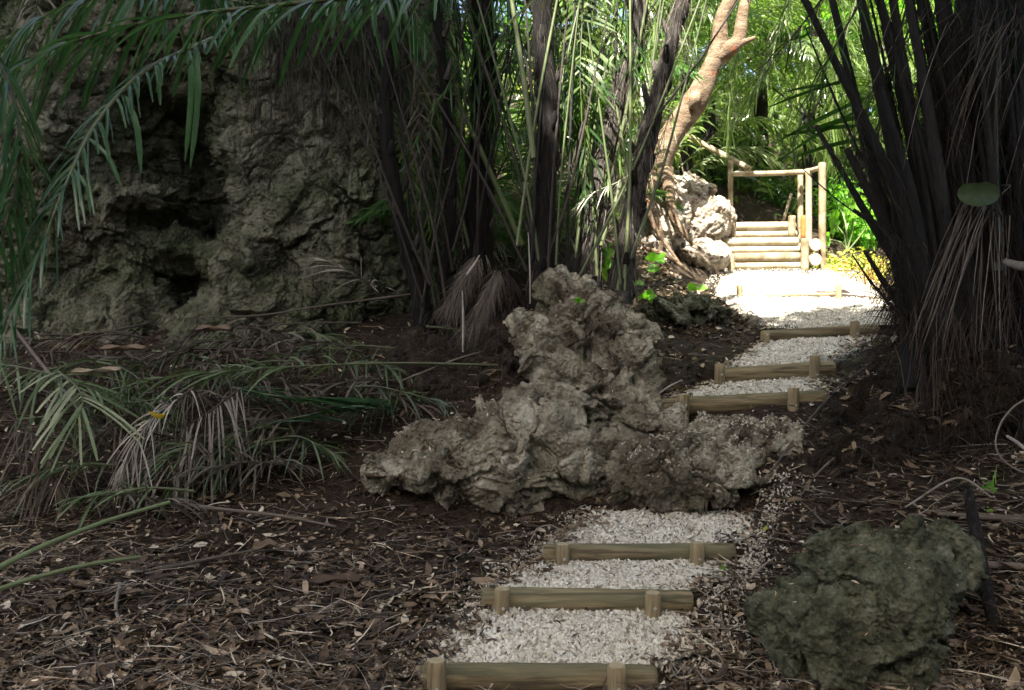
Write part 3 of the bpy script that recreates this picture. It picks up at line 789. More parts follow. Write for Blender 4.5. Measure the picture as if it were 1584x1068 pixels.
V = displace(V, Nn, 0.16, 1.1, 0.9, 50.0)
i = np.arange(CX.size).reshape(CX.shape)
mb = MB(); mb.add(V, np.stack([i[:-1, :-1], i[:-1, 1:], i[1:, 1:], i[1:, :-1]], -1).reshape(-1, 4))
Vg = V.reshape(CX.shape + (3,))
def skirt(edge):
    e2 = edge.copy(); e2[:, 1] = 13.5
    n_ = len(edge); a = np.arange(n_ - 1)
    mb.add(np.vstack([edge, e2]), np.stack([a, a + 1, a + 1 + n_, a + n_], -1))
skirt(Vg[-1]); skirt(Vg[:, -1]); skirt(Vg[:, 0])
bk = np.array([[-9, 13.5, 1.0], [-0.76, 13.5, 1.0], [-0.76, 13.5, 5.9], [-9, 13.5, 5.9]]); mb.add(bk, [[0, 1, 2, 3]])
tag(mb.build("cliff", M['cliff']), kind='structure')

# ------------------------------------------------------------------ vegetation builders
UP = np.array([0, 0, 1.0])
def frond_into(mb, pts, n=45, L=0.4, w=0.014, a0=75, a1=25, droop=0.3, vlift=20, t0=0.2, K=5, rr=0.012, tint=0.5, tj=0.12, mi=0, mr=1,
               fold=0.0, roll=0.0, up=None, jit=6, cut=0.0, seed=None, sides=(-1, 1), twist=20, tipL=0.3, missing=0.0, flat_g=None):
    r = np.random.default_rng(seed if seed is not None else rng.integers(1 << 30))
    c, _ = curve(pts, None, 0.04)
    k = len(c)
    T = norm(np.gradient(c, axis=0))
    u = np.broadcast_to(UP if up is None else np.asarray(up, float), T.shape)
    N = norm(u - T * (u * T).sum(1, keepdims=True) + 1e-6)
    S = np.cross(T, N)
    if roll:
        cr, sr = math.cos(roll), math.sin(roll)
        N, S = N * cr + S * sr, S * cr - N * sr
    th = np.linspace(1, 0.2, k) * rr
    mb.tubes(c[None], th[None], 5, tint=0.45, mi=mr)
    for side in sides:
        t = np.linspace(t0, 0.99, n) + r.normal(0, 0.25 / n, n)
        if missing: t = t[r.random(n) > missing]
        m = len(t); t = np.clip(t, 0, 1)
        fi = t * (k - 1); i0 = np.clip(fi.astype(int), 0, k - 2); fr = (fi - i0)[:, None]
        g = lambda A: A[i0] * (1 - fr) + A[i0 + 1] * fr
        b, Tt, Nt, St = g(c), norm(g(T)), norm(g(N)), norm(g(S))
        tt = (t - t0) / (1 - t0)
        a = np.radians(a0 + (a1 - a0) * tt ** 1.3 + r.normal(0, jit, m))
        v = np.radians(vlift + r.normal(0, jit * 1.5, m))
        d = Tt * np.cos(a)[:, None] + St * (side * np.sin(a) * np.cos(v))[:, None] + Nt * (np.sin(a) * np.sin(v))[:, None]
        Lt = L * (0.45 + 0.55 * np.sin(np.pi * np.clip(0.12 + tt * 0.7, 0, 1))) * (1 - (1 - tipL) * np.clip((tt - .6) / .4, 0, 1) ** 1.5) * r.uniform(0.88, 1.08, m)
        s = np.linspace(0, 1, K)
        dr = droop * r.uniform(0.6, 1.4, m)
        Pt = b[:, None] + d[:, None] * (Lt[:, None] * s)[..., None] - UP * (Lt * dr)[:, None, None] * (s ** 2)[None, :, None]
        W = norm(np.cross(d, Nt))
        tw = np.radians(r.normal(0, twist, m))[:, None]
        W = norm(W * np.cos(tw) + np.cross(d, W) * np.sin(tw))
        prof = np.interp(s, [0, .15, .5, .85, 1], [0.45, 0.95, 1, .7 if not cut else .95, 0.06 if not cut else cut])
        mb.ribbons(Pt, W, w * prof[None] * np.interp(tt, [0, .2, .8, 1], [.7, 1, .9, .6])[:, None], np.clip(r.normal(tint, tj, m), 0, 1), mi, fold)
def arch(length, el, droop, n=6, side=0.0):
    """rachis points of a frond leaving the origin along +X at elevation el and bending down under its weight"""
    pts, p, a = [np.zeros(3)], np.zeros(3), R(el)
    for i in range(n):
        p = p + np.array([math.cos(a), side * (i / n) * 0.25, math.sin(a)]) * length / n
        a -= R(droop) / n * (0.5 + i / n)
        pts.append(p)
    return pts
def frond_proto(name, leafm, stalkm, **kw):
    length, el, dr, side = kw.pop('length'), kw.pop('el'), kw.pop('drp'), kw.pop('side', 0.0)
    mb = MB(); frond_into(mb, arch(length, el, dr, 6, side), **kw)
    o = mb.build(name, [leafm, stalkm], link=False)
    return o.data
def place_mesh(me, name, parent, loc, az, tilt=0.0, scale=1.0, rollv=0.0):
    o = bpy.data.objects.new(name, me); COL.objects.link(o)
    o.parent = parent
    o.location = Vector([float(a) for a in loc]) - parent.location
    o.rotation_euler = (rollv, -tilt, az); o.scale = (scale,) * 3
    return o
PROT = {}
for key, lm in (('bright', 'frond_lit_colour'), ('green', 'frond')):
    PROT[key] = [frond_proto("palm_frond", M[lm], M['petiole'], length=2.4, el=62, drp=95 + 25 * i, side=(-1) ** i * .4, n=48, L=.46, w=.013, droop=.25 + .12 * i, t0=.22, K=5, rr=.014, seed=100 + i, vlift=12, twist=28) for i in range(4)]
PROT['fine'] = [frond_proto("palm_frond", M['frond_lit_colour'], M['petiole'], length=2.8, el=50, drp=120 + 20 * i, side=(-1) ** i * .5, n=80, L=.36, w=.009, droop=.6, t0=.15, K=5, rr=.012, seed=200 + i, vlift=5, twist=30) for i in range(3)]
PROT['dry'] = [frond_proto("palm_frond", M['dead_frond'], M['dead_stalk'], length=1.9, el=20, drp=120 + 20 * i, side=.3, n=36, L=.3, w=.008, droop=.8, t0=.2, K=5, rr=.012, seed=300 + i, missing=.25, twist=50) for i in range(2)]

def rosette(base, n, kinds, scale, label, az0=0, cat="palm", group=None, top=0.0, spread=(0, 35), trunk_r=0.09, azr=None):
    """a palm: trunk (short or tall) and its fronds"""
    t = empty("palm_tree", base, label, cat, group)
    b = np.asarray(base, float)
    mb = MB(); mb.tube([b - [0, 0, .15], b + [0.01, 0, top * .5 + .05], b + [0, 0, top + .18]], [trunk_r * 1.2, trunk_r, trunk_r * .8], 14, .04, .35, 9, tint=.5)
    mb.build("trunk", M['palm_trunk'], t)
    for i in range(n):
        me = PROT[kinds[i % len(kinds)]][rng.integers(0, 2 if kinds[i % len(kinds)] == 'dry' else 3)]
        az = az0 + i * 2.4 + rng.normal(0, .2)
        if azr: az = R(rng.uniform(*azr))
        place_mesh(me, "frond", t, b + [0.04 * math.cos(az), .04 * math.sin(az), top + .1], az, R(rng.uniform(*spread) - 18), scale * rng.uniform(.85, 1.12), rng.normal(0, .12))
    return t

def leaf_cloud(mb, centres, radii, n, size, mi=0, tint=0.5, aspect=0.42, droop=0.3, tj=.2):
    """n elliptical leaves scattered through ragged clumps"""
    cs = np.asarray(centres, float); rs = np.asarray(radii, float)
    w_ = rs ** 2.2; w_ /= w_.sum()
    k = rng.choice(len(cs), n, p=w_)
    d = norm(rng.normal(size=(n, 3)))
    p = cs[k] + d * (rs[k] * rng.random(n) ** .55)[:, None]
    dr = norm(d + rng.normal(size=(n, 3)) * .9 + [0, 0, -droop])
    W = norm(np.cross(dr, rng.normal(size=(n, 3)) * .6 + UP))
    sz = size * rng.uniform(.6, 1.3, n)
    s = np.linspace(0, 1, 5)
    Pt = p[:, None] + dr[:, None] * (sz[:, None] * s)[..., None] - UP * (sz * droop)[:, None, None] * (s ** 2)[None, :, None]
    prof = np.array([.08, .8, 1, .7, .04]) * aspect
    ct = _wr[(k * 7) % 256, 0] * .3 - .15
    mb.ribbons(Pt, W, sz[:, None] * prof[None] * .5, np.clip(rng.normal(tint, tj, n) + ct, 0, 1), mi)
def bush(name, base, clumps, n, size, mat, label, cat="bush", group=None, stems=5, tint=.5, aspect=.42, droop=.3):
    t = empty(name, base, label, cat, group)
    b = np.asarray(base, float)
    cs = np.array([c[0] for c in clumps]); rs = [c[1] for c in clumps]
    mb = MB(); leaf_cloud(mb, cs, rs, n, size, 0, tint, aspect, droop)
    mb.build("foliage", mat, t)
    mb = MB()
    for i in range(min(stems, len(cs) * 2)):
        c = cs[i % len(cs)] + rng.normal(0, .05, 3)
        mb.tube([b + rng.normal(0, .04, 3) * [1, 1, 0] - [0, 0, .08], (b + c) / 2 + rng.normal(0, .05, 3), c], [.014, .011, .005], 6, .08, tint=.4)
    mb.build("stem", M['bark'], t)
    return t

# ------------------------------------------------------------------ palm clump in the middle
def hairs(mb, c, rad, n, L, w, tint=.5, mi=0, down=.7, spread=.5):
    """loose fibres lying along a trunk"""
    k = len(c)
    i = rng.integers(0, k - 1, n)
    T = norm(np.gradient(c, axis=0))[i]
    o = norm(rng.normal(size=(n, 3))); o = norm(o - T * (o * T).sum(1, keepdims=True))
    b = c[i] + o * (rad[i] * rng.uniform(.85, 1.05, n))[:, None]
    sg = rng.choice([1, -1], n, p=[1 - down, down])[:, None]
    d = norm(T * sg + o * (spread * np.abs(rng.normal(size=n)))[:, None] + rng.normal(0, .15, (n, 3)))
    ln = L * rng.uniform(.4, 1.3, n)
    s = np.linspace(0, 1, 5)
    Pt = b[:, None] + d[:, None] * (ln[:, None] * s)[..., None] - UP * (ln * .5)[:, None, None] * (s ** 2)[None, :, None] + rng.normal(0, .008, (n, 5, 3)) * s[None, :, None]
    W = norm(np.cross(d, rng.normal(size=(n, 3))))
    mb.ribbons(Pt, W, np.full((n, 5), w) * np.array([1, 1, .9, .7, .3])[None], np.clip(rng.normal(tint, .22, n), 0, 1), mi)
def stem_palm(label, path, Y, radii, hair=400, tint=.4, stalks=(), boots=26, bright=.4, fronds=0, group="palm stems of the middle clump"):
    pts = [P(px, py, Y + (dy[0] if dy else 0)) for (px, py, *dy) in path]
    t = empty("palm_tree", [pts[0][0], pts[0][1], pts[0][2] - .1], label, "palm", group)
    mb = MB(); mb.tube(pts, radii, 18, .03, .3, 8, tint=tint)
    c, rad = curve(pts, radii, .03)
    T = norm(np.gradient(c, axis=0))
    for j in range(boots):                                   # stubs of old leaf bases
        i = int((j + .5) / boots * (len(c) - 2)); az = j * 2.4
        o = np.array([math.cos(az), math.sin(az), 0]); o = norm(o - T[i] * o.dot(T[i]))
        a = c[i] + o * rad[i] * .75
        e_ = a + norm(o * .45 + UP) * (.10 + .1 * rng.random())
        mb.tube([a, (a + e_) / 2 + o * .01, e_], [.035, .028, .016], 6, .03, .2, tint=rng.random())
    mb.build("trunk", M['palm_trunk'], t)
    if hair:
        mb = MB(); hairs(mb, c, rad, hair, .2, .0022, bright)
        mb.build("fibre", M['fibre'], t)
    for s_ in stalks:
        (ax, ay), (bx, by), wpx, tn = s_[:4]; bow = s_[4] if len(s_) > 4 else 12
        Ya, Yb = Y - .1, Y - .1 + (s_[5] if len(s_) > 5 else 0)
        mid = ((ax + bx) / 2 + bow * .5, (ay + by) / 2)
        ext = ((bx + (bx - ax) * .7 - bow), by + (by - ay) * .7)
        mb = MB(); mb.tube([P(ax, ay, Ya), P(*mid, (Ya + Yb) / 2), P(bx, by, Yb), P(*ext, Yb)], [wpx / F * Y * .5, wpx / F * Y * .42, wpx / F * Y * .33, wpx / F * Y * .2], 8, .1, .08, tint=tn)
        mb.build("stalk", M['petiole'] if tn > .42 else M['dead_stalk'], t)
    x0, y0 = path[0][0], path[0][1]
    for k in range(6 if x0 < 850 else 2):
        ax, ay = x0 + rng.normal(0, 22), y0 - rng.uniform(20, 130); lean = rng.normal(0, 70)
        Ya = Y + rng.uniform(-.15, .3); mb = MB()
        mb.tube([P(ax, ay, Ya), P(ax + lean * .4, ay - 190, Ya), P(ax + lean * 1.2, ay - 420, Ya + .2), P(ax + lean * 2.2, ay - 620, Ya + .5)], [.016, .012, .009, .006], 6, .1, .1, tint=(tn2 := float(np.clip(rng.normal(.12 + .25 * (x0 > 850), .16), 0, 1))))
        mb.build("stalk", M['petiole'] if tn2 > .42 else M['dead_stalk'], t)
    crown = pts[-1]
    for i in range(fronds):
        az = R(115 + 150 * (i + .5) / fronds) + rng.normal(0, .15)
        place_mesh(PROT['green'][rng.integers(0, 4)], "frond", t, crown - [0, 0, .1], az, R(rng.uniform(-20, 20)), rng.uniform(1.0, 1.35))
    return t
stem_palm("slim black palm stem standing nearest the cliff", [(662, 560), (652, 470), (630, 380), (610, 290), (597, 190), (602, 60), (612, -260)], 8.1, [.11, .09, .075, .065, .06, .06, .055], 160, .15,
          stalks=[((665, 440), (560, 175), 5, .3, -8), ((690, 470), (640, 240), 5, .3), ((655, 470), (520, 130), 4, .2, 20), ((700, 390), (735, 220), 4, .25), ((650, 500), (690, 300), 4, .35, -10)], bright=.15, fronds=10)
stem_palm("dark palm trunk at the back, between the slim stem and the middle trunk", [(742, 500), (740, 400), (744, 260), (750, 130), (738, -200)], 8.7, [.2, .16, .13, .12, .10], 260, .1,
          stalks=[((808, 380), (628, 0), 9, .72, 12, -.2), ((770, 330), (610, 20), 4, .2, 10), ((740, 440), (660, 170), 6, .5), ((745, 300), (700, 0), 5, .3, 14), ((730, 420), (770, 150), 4, .2, -12), ((720, 440), (590, 250), 4, .3, 16), ((750, 300), (790, 60), 4, .2, 6)], bright=.2, fronds=11)
stem_palm("straight dark trunk in the middle of the clump", [(836, 495), (838, 400), (842, 300), (848, 180), (840, 60), (832, -240)], 8.0, [.17, .12, .105, .10, .095, .09], 420, .25,
          stalks=[((826, 245), (790, -10), 10, .75, 2), ((800, 380), (862, 0), 6, .6, -8), ((815, 420), (690, 180), 5, .3, 14), ((836, 420), (772, 120), 6, .45, 14), ((840, 420), (905, 190), 5, .4), ((828, 300), (812, 0), 5, .35, 6), ((832, 400), (735, 60), 5, .35, 16), ((860, 410), (880, 150), 4, .6, -6)], fronds=6)
stem_palm("grey fibrous trunk leaning right, sunlit, just right of the middle trunk", [(900, 425), (918, 340), (938, 250), (958, 150), (985, 40), (1010, -200)], 8.5, [.15, .13, .11, .10, .085, .075], 900, .85,
          stalks=[((905, 410), (990, 60), 7, .5, 14), ((915, 400), (950, 120), 6, .35, 16), ((890, 400), (925, 170), 6, .6, -6), ((930, 380), (1030, -10), 6, .6, 20), ((880, 400), (900, 80), 4, .3, 14), ((920, 360), (978, 0), 5, .3, 20), ((900, 415), (842, 300), 5, .5), ((893, 380), (920, 20), 5, .7, 8)], bright=.85, fronds=2)
tp = stem_palm("grey leaning trunk at the right edge of the clump, one root reaching down", [(960, 470), (966, 400), (982, 310), (1000, 220), (1022, 130), (1046, 40), (1100, -160)], 8.1, [.12, .1, .092, .085, .075, .065, .06], 900, .8,
          stalks=[((955, 450), (1000, 170), 7, .62, 6, .3), ((960, 440), (932, 200), 5, .6, 4), ((975, 400), (1060, 130), 5, .45, 12), ((880, 460), (1060, 60), 5, .55, 20), ((965, 450), (975, 120), 6, .8, 8), ((1000, 200), (1130, 20), 4, .2, 10)], bright=.8, fronds=0)
mb = MB(); mb.tube([P(962, 455, 8.0), P(966, 490, 7.9), P(982, 512, 7.85), P(1000, 530, 7.8), P(1012, 545, 7.8)], [.07, .06, .045, .035, .02], 10, .03, .2, tint=.9); mb.build("root", M['palm_trunk'], tp)
stem_palm("thin black stem leaning left at the foot of the clump", [(700, 540), (690, 440), (698, 300), (690, 160), (665, -60)], 8.3, [.07, .055, .05, .045, .04], 100, .1, stalks=[((700, 420), (655, 210), 4, .3, 8)], bright=.1)
for pts, mm, kw in (([P(905, -60, 8.3), P(900, 40, 8.2), P(898, 140, 8.15), P(910, 240, 8.15)], 'frond_lit_colour', dict(n=24, L=.42, w=.014, a0=70, a1=40, droop=.25, tint=.45)),
                    ([P(960, -40, 8.7), P(945, 60, 8.6), P(925, 150, 8.6), P(900, 215, 8.6)], 'frond_lit_colour', dict(n=22, L=.4, w=.013, a0=60, a1=30, droop=.3, tint=.5)),
                    ([P(590, 130, 8.9), P(620, 230, 8.8), P(660, 330, 8.7), P(720, 420, 8.6)], 'frond_lit_colour', dict(n=40, L=.34, w=.009, a0=75, a1=50, droop=.3, tint=.7)),  # this frond and the next stand unlit; sunlight is painted into their colour
                    ([P(560, 200, 9.2), P(600, 270, 9.1), P(640, 350, 9.0), P(670, 440, 8.9)], 'frond_lit_colour', dict(n=34, L=.3, w=.009, a0=75, a1=50, droop=.3, tint=.8)),
                    ([P(725, 120, 8.4), P(712, 210, 8.4), P(705, 300, 8.4), P(720, 390, 8.4)], 'dead_frond', dict(n=30, L=.26, w=.006, a0=80, a1=60, droop=.2, tint=.5)),
                    ([P(690, -60, 8.6), P(670, 30, 8.5), P(660, 110, 8.5), P(668, 190, 8.5)], 'frond', dict(n=26, L=.34, w=.009, a0=60, a1=30, droop=.5, tint=.4)),
                    ([P(840, -60, 8.2), P(860, 60, 8.2), P(868, 160, 8.2), P(850, 260, 8.2)], 'frond', dict(n=26, L=.36, w=.010, a0=60, a1=30, droop=.4, tint=.5)),
                    ([P(1000, 250, 8.4), P(960, 280, 8.3), P(915, 300, 8.3), P(880, 330, 8.3)], 'dead_frond', dict(n=16, L=.28, w=.006, a0=60, a1=40, droop=.5, tint=.9)),
                    ([P(1050, -60, 8.6), P(1010, 30, 8.6), P(985, 110, 8.5), P(975, 190, 8.5)], 'frond_lit_colour', dict(n=22, L=.36, w=.011, a0=50, a1=25, droop=.5, tint=.6))):
    mb = MB(); frond_into(mb, pts, K=6, t0=.02, rr=.011, vlift=0, twist=35, **kw); mb.build("frond", [M[mm], M['petiole']], tp)
for i in range(38):
    px = rng.uniform(560, 1000) if i < 22 else rng.uniform(760, 990); py = rng.uniform(130, 350); Yd = rng.uniform(8.2, 9.4); dx = rng.normal(0, 60)
    mm = ('dead_frond', 'frond', 'brown_frond', 'frond')[i % 4] if px < 850 else ('frond_lit_colour', 'frond', 'frond_lit_colour')[i % 3]  # right-hand fronds take the colour with sunlight painted in
    mb = MB(); frond_into(mb, [P(px + dx * 1.6, -90, Yd), P(px + dx, py * .25, Yd), P(px + dx * .4, py * .7, Yd - .1), P(px, py, Yd - .15)], n=26, L=.32, w=.008 + .004 * (i % 2), a0=65, a1=30, droop=.5, tint=.35, K=6, t0=.02, rr=.010, vlift=0, twist=40, jit=14)
    mb.build("frond", [M[mm], M['dead_stalk']], tp)
# shaggy dead skirt and fibre mass at the foot of the clump
t = empty("palm_skirt", P(740, 540, 7.9), "shaggy mass of black fibre and dead leaf bases at the foot of the palm clump", "dead palm leaves")
mb = MB()
for (px, py, Yc, r_) in ((690, 520, 8.2, .3), (745, 500, 8.1, .35), (800, 500, 8.0, .3), (765, 440, 8.1, .22), (720, 470, 8.2, .25)):
    c = P(px, py, Yc); n = 420
    b = c + norm(rng.normal(size=(n, 3))) * r_ * rng.uniform(.5, 1, (n, 1)); d = norm((b - c) + [0, 0, -.25] + rng.normal(0, .12, (n, 3)))
    s = np.linspace(0, 1, 5); ln = rng.uniform(.1, .34, n)
    Pt = b[:, None] + d[:, None] * (ln[:, None] * s)[..., None] - UP * (ln * .8)[:, None, None] * (s ** 2)[None, :, None]
    mb.ribbons(Pt, norm(rng.normal(size=(n, 3))), np.full((n, 5), .004) * np.array([1, 1, .8, .6, .2]), np.clip(rng.normal(.2, .15, n), 0, 1), 0)
mb.build("fibre", M['fibre'], t)
_so, _sv = rock("root_mound", [(P(740, 600, 7.5), (.5, .42, .24), 0), (P(665, 592, 7.7), (.4, .36, .2), 0), (P(800, 550, 7.65), (.25, .3, .26), 0), (P(700, 560, 8.0), (.5, .4, .26), 0)], .02, M['soil'], None, None, amp=.16, seed=81.0, fine=1.0)
_so.parent = t; _so.matrix_parent_inverse = Matrix.Translation(t.location).inverted()
V, Nb = _sv; n = 3800; c = rng.choice(len(V), n); s = np.linspace(0, 1, 6)
d = norm(Nb[c] * .5 + rng.normal(0, .5, (n, 3)) + [0, -.1, -.35]); ln = rng.uniform(.08, .34, n)
Pt = V[c][:, None] + d[:, None] * (ln[:, None] * s)[..., None] - UP * (ln * .5)[:, None, None] * (s ** 2)[None, :, None] + np.cumsum(rng.normal(0, .008, (n, 6, 3)), 1)
mb = MB(); mb.tubes(Pt, rng.uniform(.001, .003, n)[:, None] * np.linspace(1, .5, 6)[None], 4, np.clip(rng.normal(.25, .2, n), 0, 1), 0); mb.build("rootlets", M['dead_stalk'], t)
mb = MB()
for (px, py, Yc, r_) in ((700, 520, 8.35, .28), (760, 500, 8.3, .32), (810, 495, 8.25, .26), (735, 560, 8.1, .3)):
    mb.tube([P(px, py, Yc) - [0, 0, r_], P(px, py, Yc), P(px, py, Yc) + [0, 0, r_]], [r_ * .9, r_, r_ * .5], 18, .04, .5, 5, tint=.0)
mb.build("root_mass", M['palm_trunk'], t)
for (a, b_, c_, ln, lab) in (((738, 400), (712, 445), (697, 480), 500, "grey tuft of palm fibre hanging on the left of the clump foot"), ((770, 420), (752, 470), (724, 520), 700, "longer grey fibre tuft hanging in front of the dark stems")):
    c, rad = curve([P(*a, 7.75), P(*b_, 7.7), P(*c_, 7.7)], [.02, .04, .05], .02)
    mb = MB(); hairs(mb, c, rad * 1.3, ln, .15, .0016, .95, down=0.0, spread=.6)
    tag(mb.build("fibre_tuft", M['fibre']), lab, "palm fibre", "fibre tufts")
for (a, b_, w_, lab) in (((715, 450), (716, 545), .012, "pale broken stalk standing upright left of the clump foot"), ((742, 395), (722, 425), .011, "short pale split stalk end above the grey fibre tuft"), ((817, 360), (820, 470), .007, "bright straight sliver of stalk in front of the middle trunk")):
    mb = MB(); mb.tube([P(*a, 7.6), (P(*a, 7.6) + P(*b_, 7.6)) / 2 + [.006, 0, 0], P(*b_, 7.6)], [w_ * .5, w_, w_ * .8], 7, .04, .1, tint=.98)
    tag(mb.build("broken_stalk", M['twig']), lab, "palm stalk", "pale broken stalks")

# ------------------------------------------------------------------ young palms and shrubs behind the clump (sunlit)
def G(px, py, Y, dz=0.0):
    p = P(px, py, Y); return np.array([p[0], p[1], float(ground_z(np.array([p[0]]), np.array([p[1]]))[0]) + dz])
YP = [  # px, Y, fronds, kinds, scale, label
    (672, 10.0, 9, ['green'], .72, "young palm filling the gap between the cliff and the slim black stem"),
    (735, 10.8, 12, ['green'], 1.15, "young green palm behind the left of the clump"),
    (790, 9.9, 10, ['green', 'dry'], .9, "small palm directly behind the dark middle trunks"),
    (845, 9.9, 8, ['bright', 'bright', 'green'], .6, "small sunlit palm between the middle trunk and the grey leaning trunk"),
    (838, 11.6, 9, ['bright'], .72, "taller sunlit palm behind the grey leaning trunks"),
    (820, 12.0, 12, ['green', 'bright'], 1.4, "large green palm further back behind the clump"),
    (560, 14.2, 12, ['green'], 1.6, "dim palm behind the top of the cliff"),
]
for px, Yd, n, kd, sc_, lab in YP:
    rosette(G(px, 400, Yd), n, kd, sc_, lab, group="young palms behind the clump", az0=px * .1)
BP = [(1010, 15.0, 12, ['bright', 'fine'], 1.15, .7, "background palm left of the staircase, partly behind the reddish trunk"),
      (1095, 14.3, 13, ['fine', 'fine', 'bright'], 1.15, 1.3, "background palm rising directly over the left handrail"),
      (1175, 15.5, 14, ['fine', 'bright', 'dry'], 1.3, 1.9, "background palm with drooping fronds centred above the staircase"),
      (1250, 14.6, 13, ['fine', 'bright'], 1.1, 1.3, "background palm behind the right stair posts"),
      (1330, 15.2, 12, ['fine', 'bright'], 1.3, .9, "background palm behind the big dark palm, right of the stairs"),
      (1130, 18.5, 13, ['fine', 'bright'], 1.6, 3.2, "tall far palm above the stairs, left one of two"),
      (1260, 19.0, 13, ['fine', 'bright'], 1.7, 3.0, "tall far palm above the stairs, right one of two"),
      (1000, 18.5, 12, ['bright', 'fine'], 1.5, 2.5, "far palm showing between the leaning trunks and the reddish tree"),
      (1420, 17.0, 12, ['bright', 'fine'], 1.5, 1.5, "far palm glimpsed through gaps in the big dark palm"),
      (1520, 15.0, 10, ['bright'], 1.4, .8, "palm hidden behind the right part of the big dark palm")]
for px, Yd, n, kd, sc_, top, lab in BP:
    rosette(G(px, 400, Yd), n, kd, sc_, lab, group="sunlit palms beyond the staircase", top=top, az0=px * .07, trunk_r=.11)
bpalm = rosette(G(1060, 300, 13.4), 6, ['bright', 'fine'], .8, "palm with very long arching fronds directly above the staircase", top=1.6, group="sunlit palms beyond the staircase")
for i, (pts, mm) in enumerate((([(1045, 250), (1100, 150), (1180, 95), (1260, 110), (1320, 170)], 'frond_lit_colour'), ([(1040, 240), (1070, 120), (1130, 40), (1210, 10), (1290, 40)], 'frond_lit_colour'),
        ([(1050, 260), (1120, 200), (1190, 185), (1250, 215), (1290, 260)], 'frond_lit_colour'), ([(1060, 270), (1110, 235), (1160, 230), (1205, 250)], 'olive_frond'), ([(1035, 250), (1075, 190), (1100, 150), (1112, 100)], 'frond_lit_colour'),
        ([(1350, -80), (1290, 20), (1240, 110), (1215, 215)], 'frond_lit_colour'), ([(1240, -80), (1215, 20), (1180, 110), (1135, 190)], 'olive_frond'), ([(1180, -80), (1150, 40), (1130, 140), (1125, 240)], 'frond_lit_colour'), ([(1330, -20), (1300, 90), (1285, 190), (1290, 270)], 'frond_lit_colour'))):
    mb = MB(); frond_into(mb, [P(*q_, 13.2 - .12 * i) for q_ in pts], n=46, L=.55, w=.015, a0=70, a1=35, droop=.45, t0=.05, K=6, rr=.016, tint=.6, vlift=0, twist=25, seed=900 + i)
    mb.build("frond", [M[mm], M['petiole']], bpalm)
def clumps_at(px, py, Y, n, spread, r):
    c = P(px, py, Y); return [(c + rng.normal(size=3) * spread, r * rng.uniform(.6, 1.2)) for _ in range(n)]
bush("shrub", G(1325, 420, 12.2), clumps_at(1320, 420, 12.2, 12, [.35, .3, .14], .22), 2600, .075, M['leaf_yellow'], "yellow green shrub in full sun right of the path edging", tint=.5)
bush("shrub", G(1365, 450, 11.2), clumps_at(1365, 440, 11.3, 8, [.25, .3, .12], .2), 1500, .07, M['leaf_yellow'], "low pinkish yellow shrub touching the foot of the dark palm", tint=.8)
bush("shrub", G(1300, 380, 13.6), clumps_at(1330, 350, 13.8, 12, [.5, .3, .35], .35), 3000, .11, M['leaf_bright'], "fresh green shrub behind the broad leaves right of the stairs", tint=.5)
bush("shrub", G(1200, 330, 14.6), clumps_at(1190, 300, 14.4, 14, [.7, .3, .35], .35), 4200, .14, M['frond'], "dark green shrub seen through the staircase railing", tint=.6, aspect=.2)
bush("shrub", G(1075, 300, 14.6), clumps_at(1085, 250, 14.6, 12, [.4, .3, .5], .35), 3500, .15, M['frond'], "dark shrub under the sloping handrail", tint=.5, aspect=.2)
bush("shrub", G(920, 420, 9.3), clumps_at(905, 170, 9.0, 8, [.1, .15, .3], .16), 420, .16, M['leaf_bright'], "bright green climbing shoots between the middle and the leaning trunks", tint=.5, aspect=.3, droop=.5)
bush("shrub", G(925, 420, 9.0), clumps_at(912, 330, 8.7, 6, [.16, .12, .35], .1), 120, .1, M['leaf_bright'], "thin bright creeper beside the grey leaning trunk", tint=.6, aspect=.5)
# broad leaves right of the stairs
t = empty("broadleaf_plant", G(1310, 380, 12.9), "plant with very broad bright green leaves right of the stair posts", "plant")
for (px, py, sx, sz, rz, Yd) in ((1318, 322, .2, .17, .3, 12.8), (1290, 345, .13, .22, -.2, 12.9), (1295, 310, .15, .12, .1, 13.1), (1345, 345, .15, .12, .6, 12.7), (1280, 370, .09, .12, 0, 12.7)):
    an = np.linspace(0, 2 * math.pi, 25)[:-1]; c = P(px, py, Yd)
    rr_ = (1 - .25 * np.abs(np.sin(an * 4 + px))) * (1 + .1 * np.sin(an * 9))
    ring = np.stack([np.cos(an) * sx * rr_, .12 * np.cos(an) + .02 * np.sin(an * 3), np.sin(an) * sz * rr_], -1)
    ca, sa = math.cos(rz), math.sin(rz)
    ring = np.stack([ring[:, 0] * ca - ring[:, 2] * sa, ring[:, 1] - .03, ring[:, 0] * sa + ring[:, 2] * ca], -1)
    inner = ring * .55; inner[:, 1] += .03
    mb = MB(); V_ = np.vstack([ring, inner, [[0, .02, 0]]]) + c; i = np.arange(24); j = (i + 1) % 24
    mb.add(V_, np.stack([i, j, j + 24, i + 24], -1), .6); mb.add(V_, np.stack([i + 24, j + 24, i * 0 + 48], -1), .6)
    mb.build("leaf", M['leaf_bright'], t)
    mb = MB(); mb.tube([G(1310, 380, 12.9), (G(1310, 380, 12.9) + c) / 2 + [.05, 0, .05], c + [0, .03, 0]], [.015, .012, .008], 6, .1, tint=.8); mb.build("stalk", M['petiole'], t)

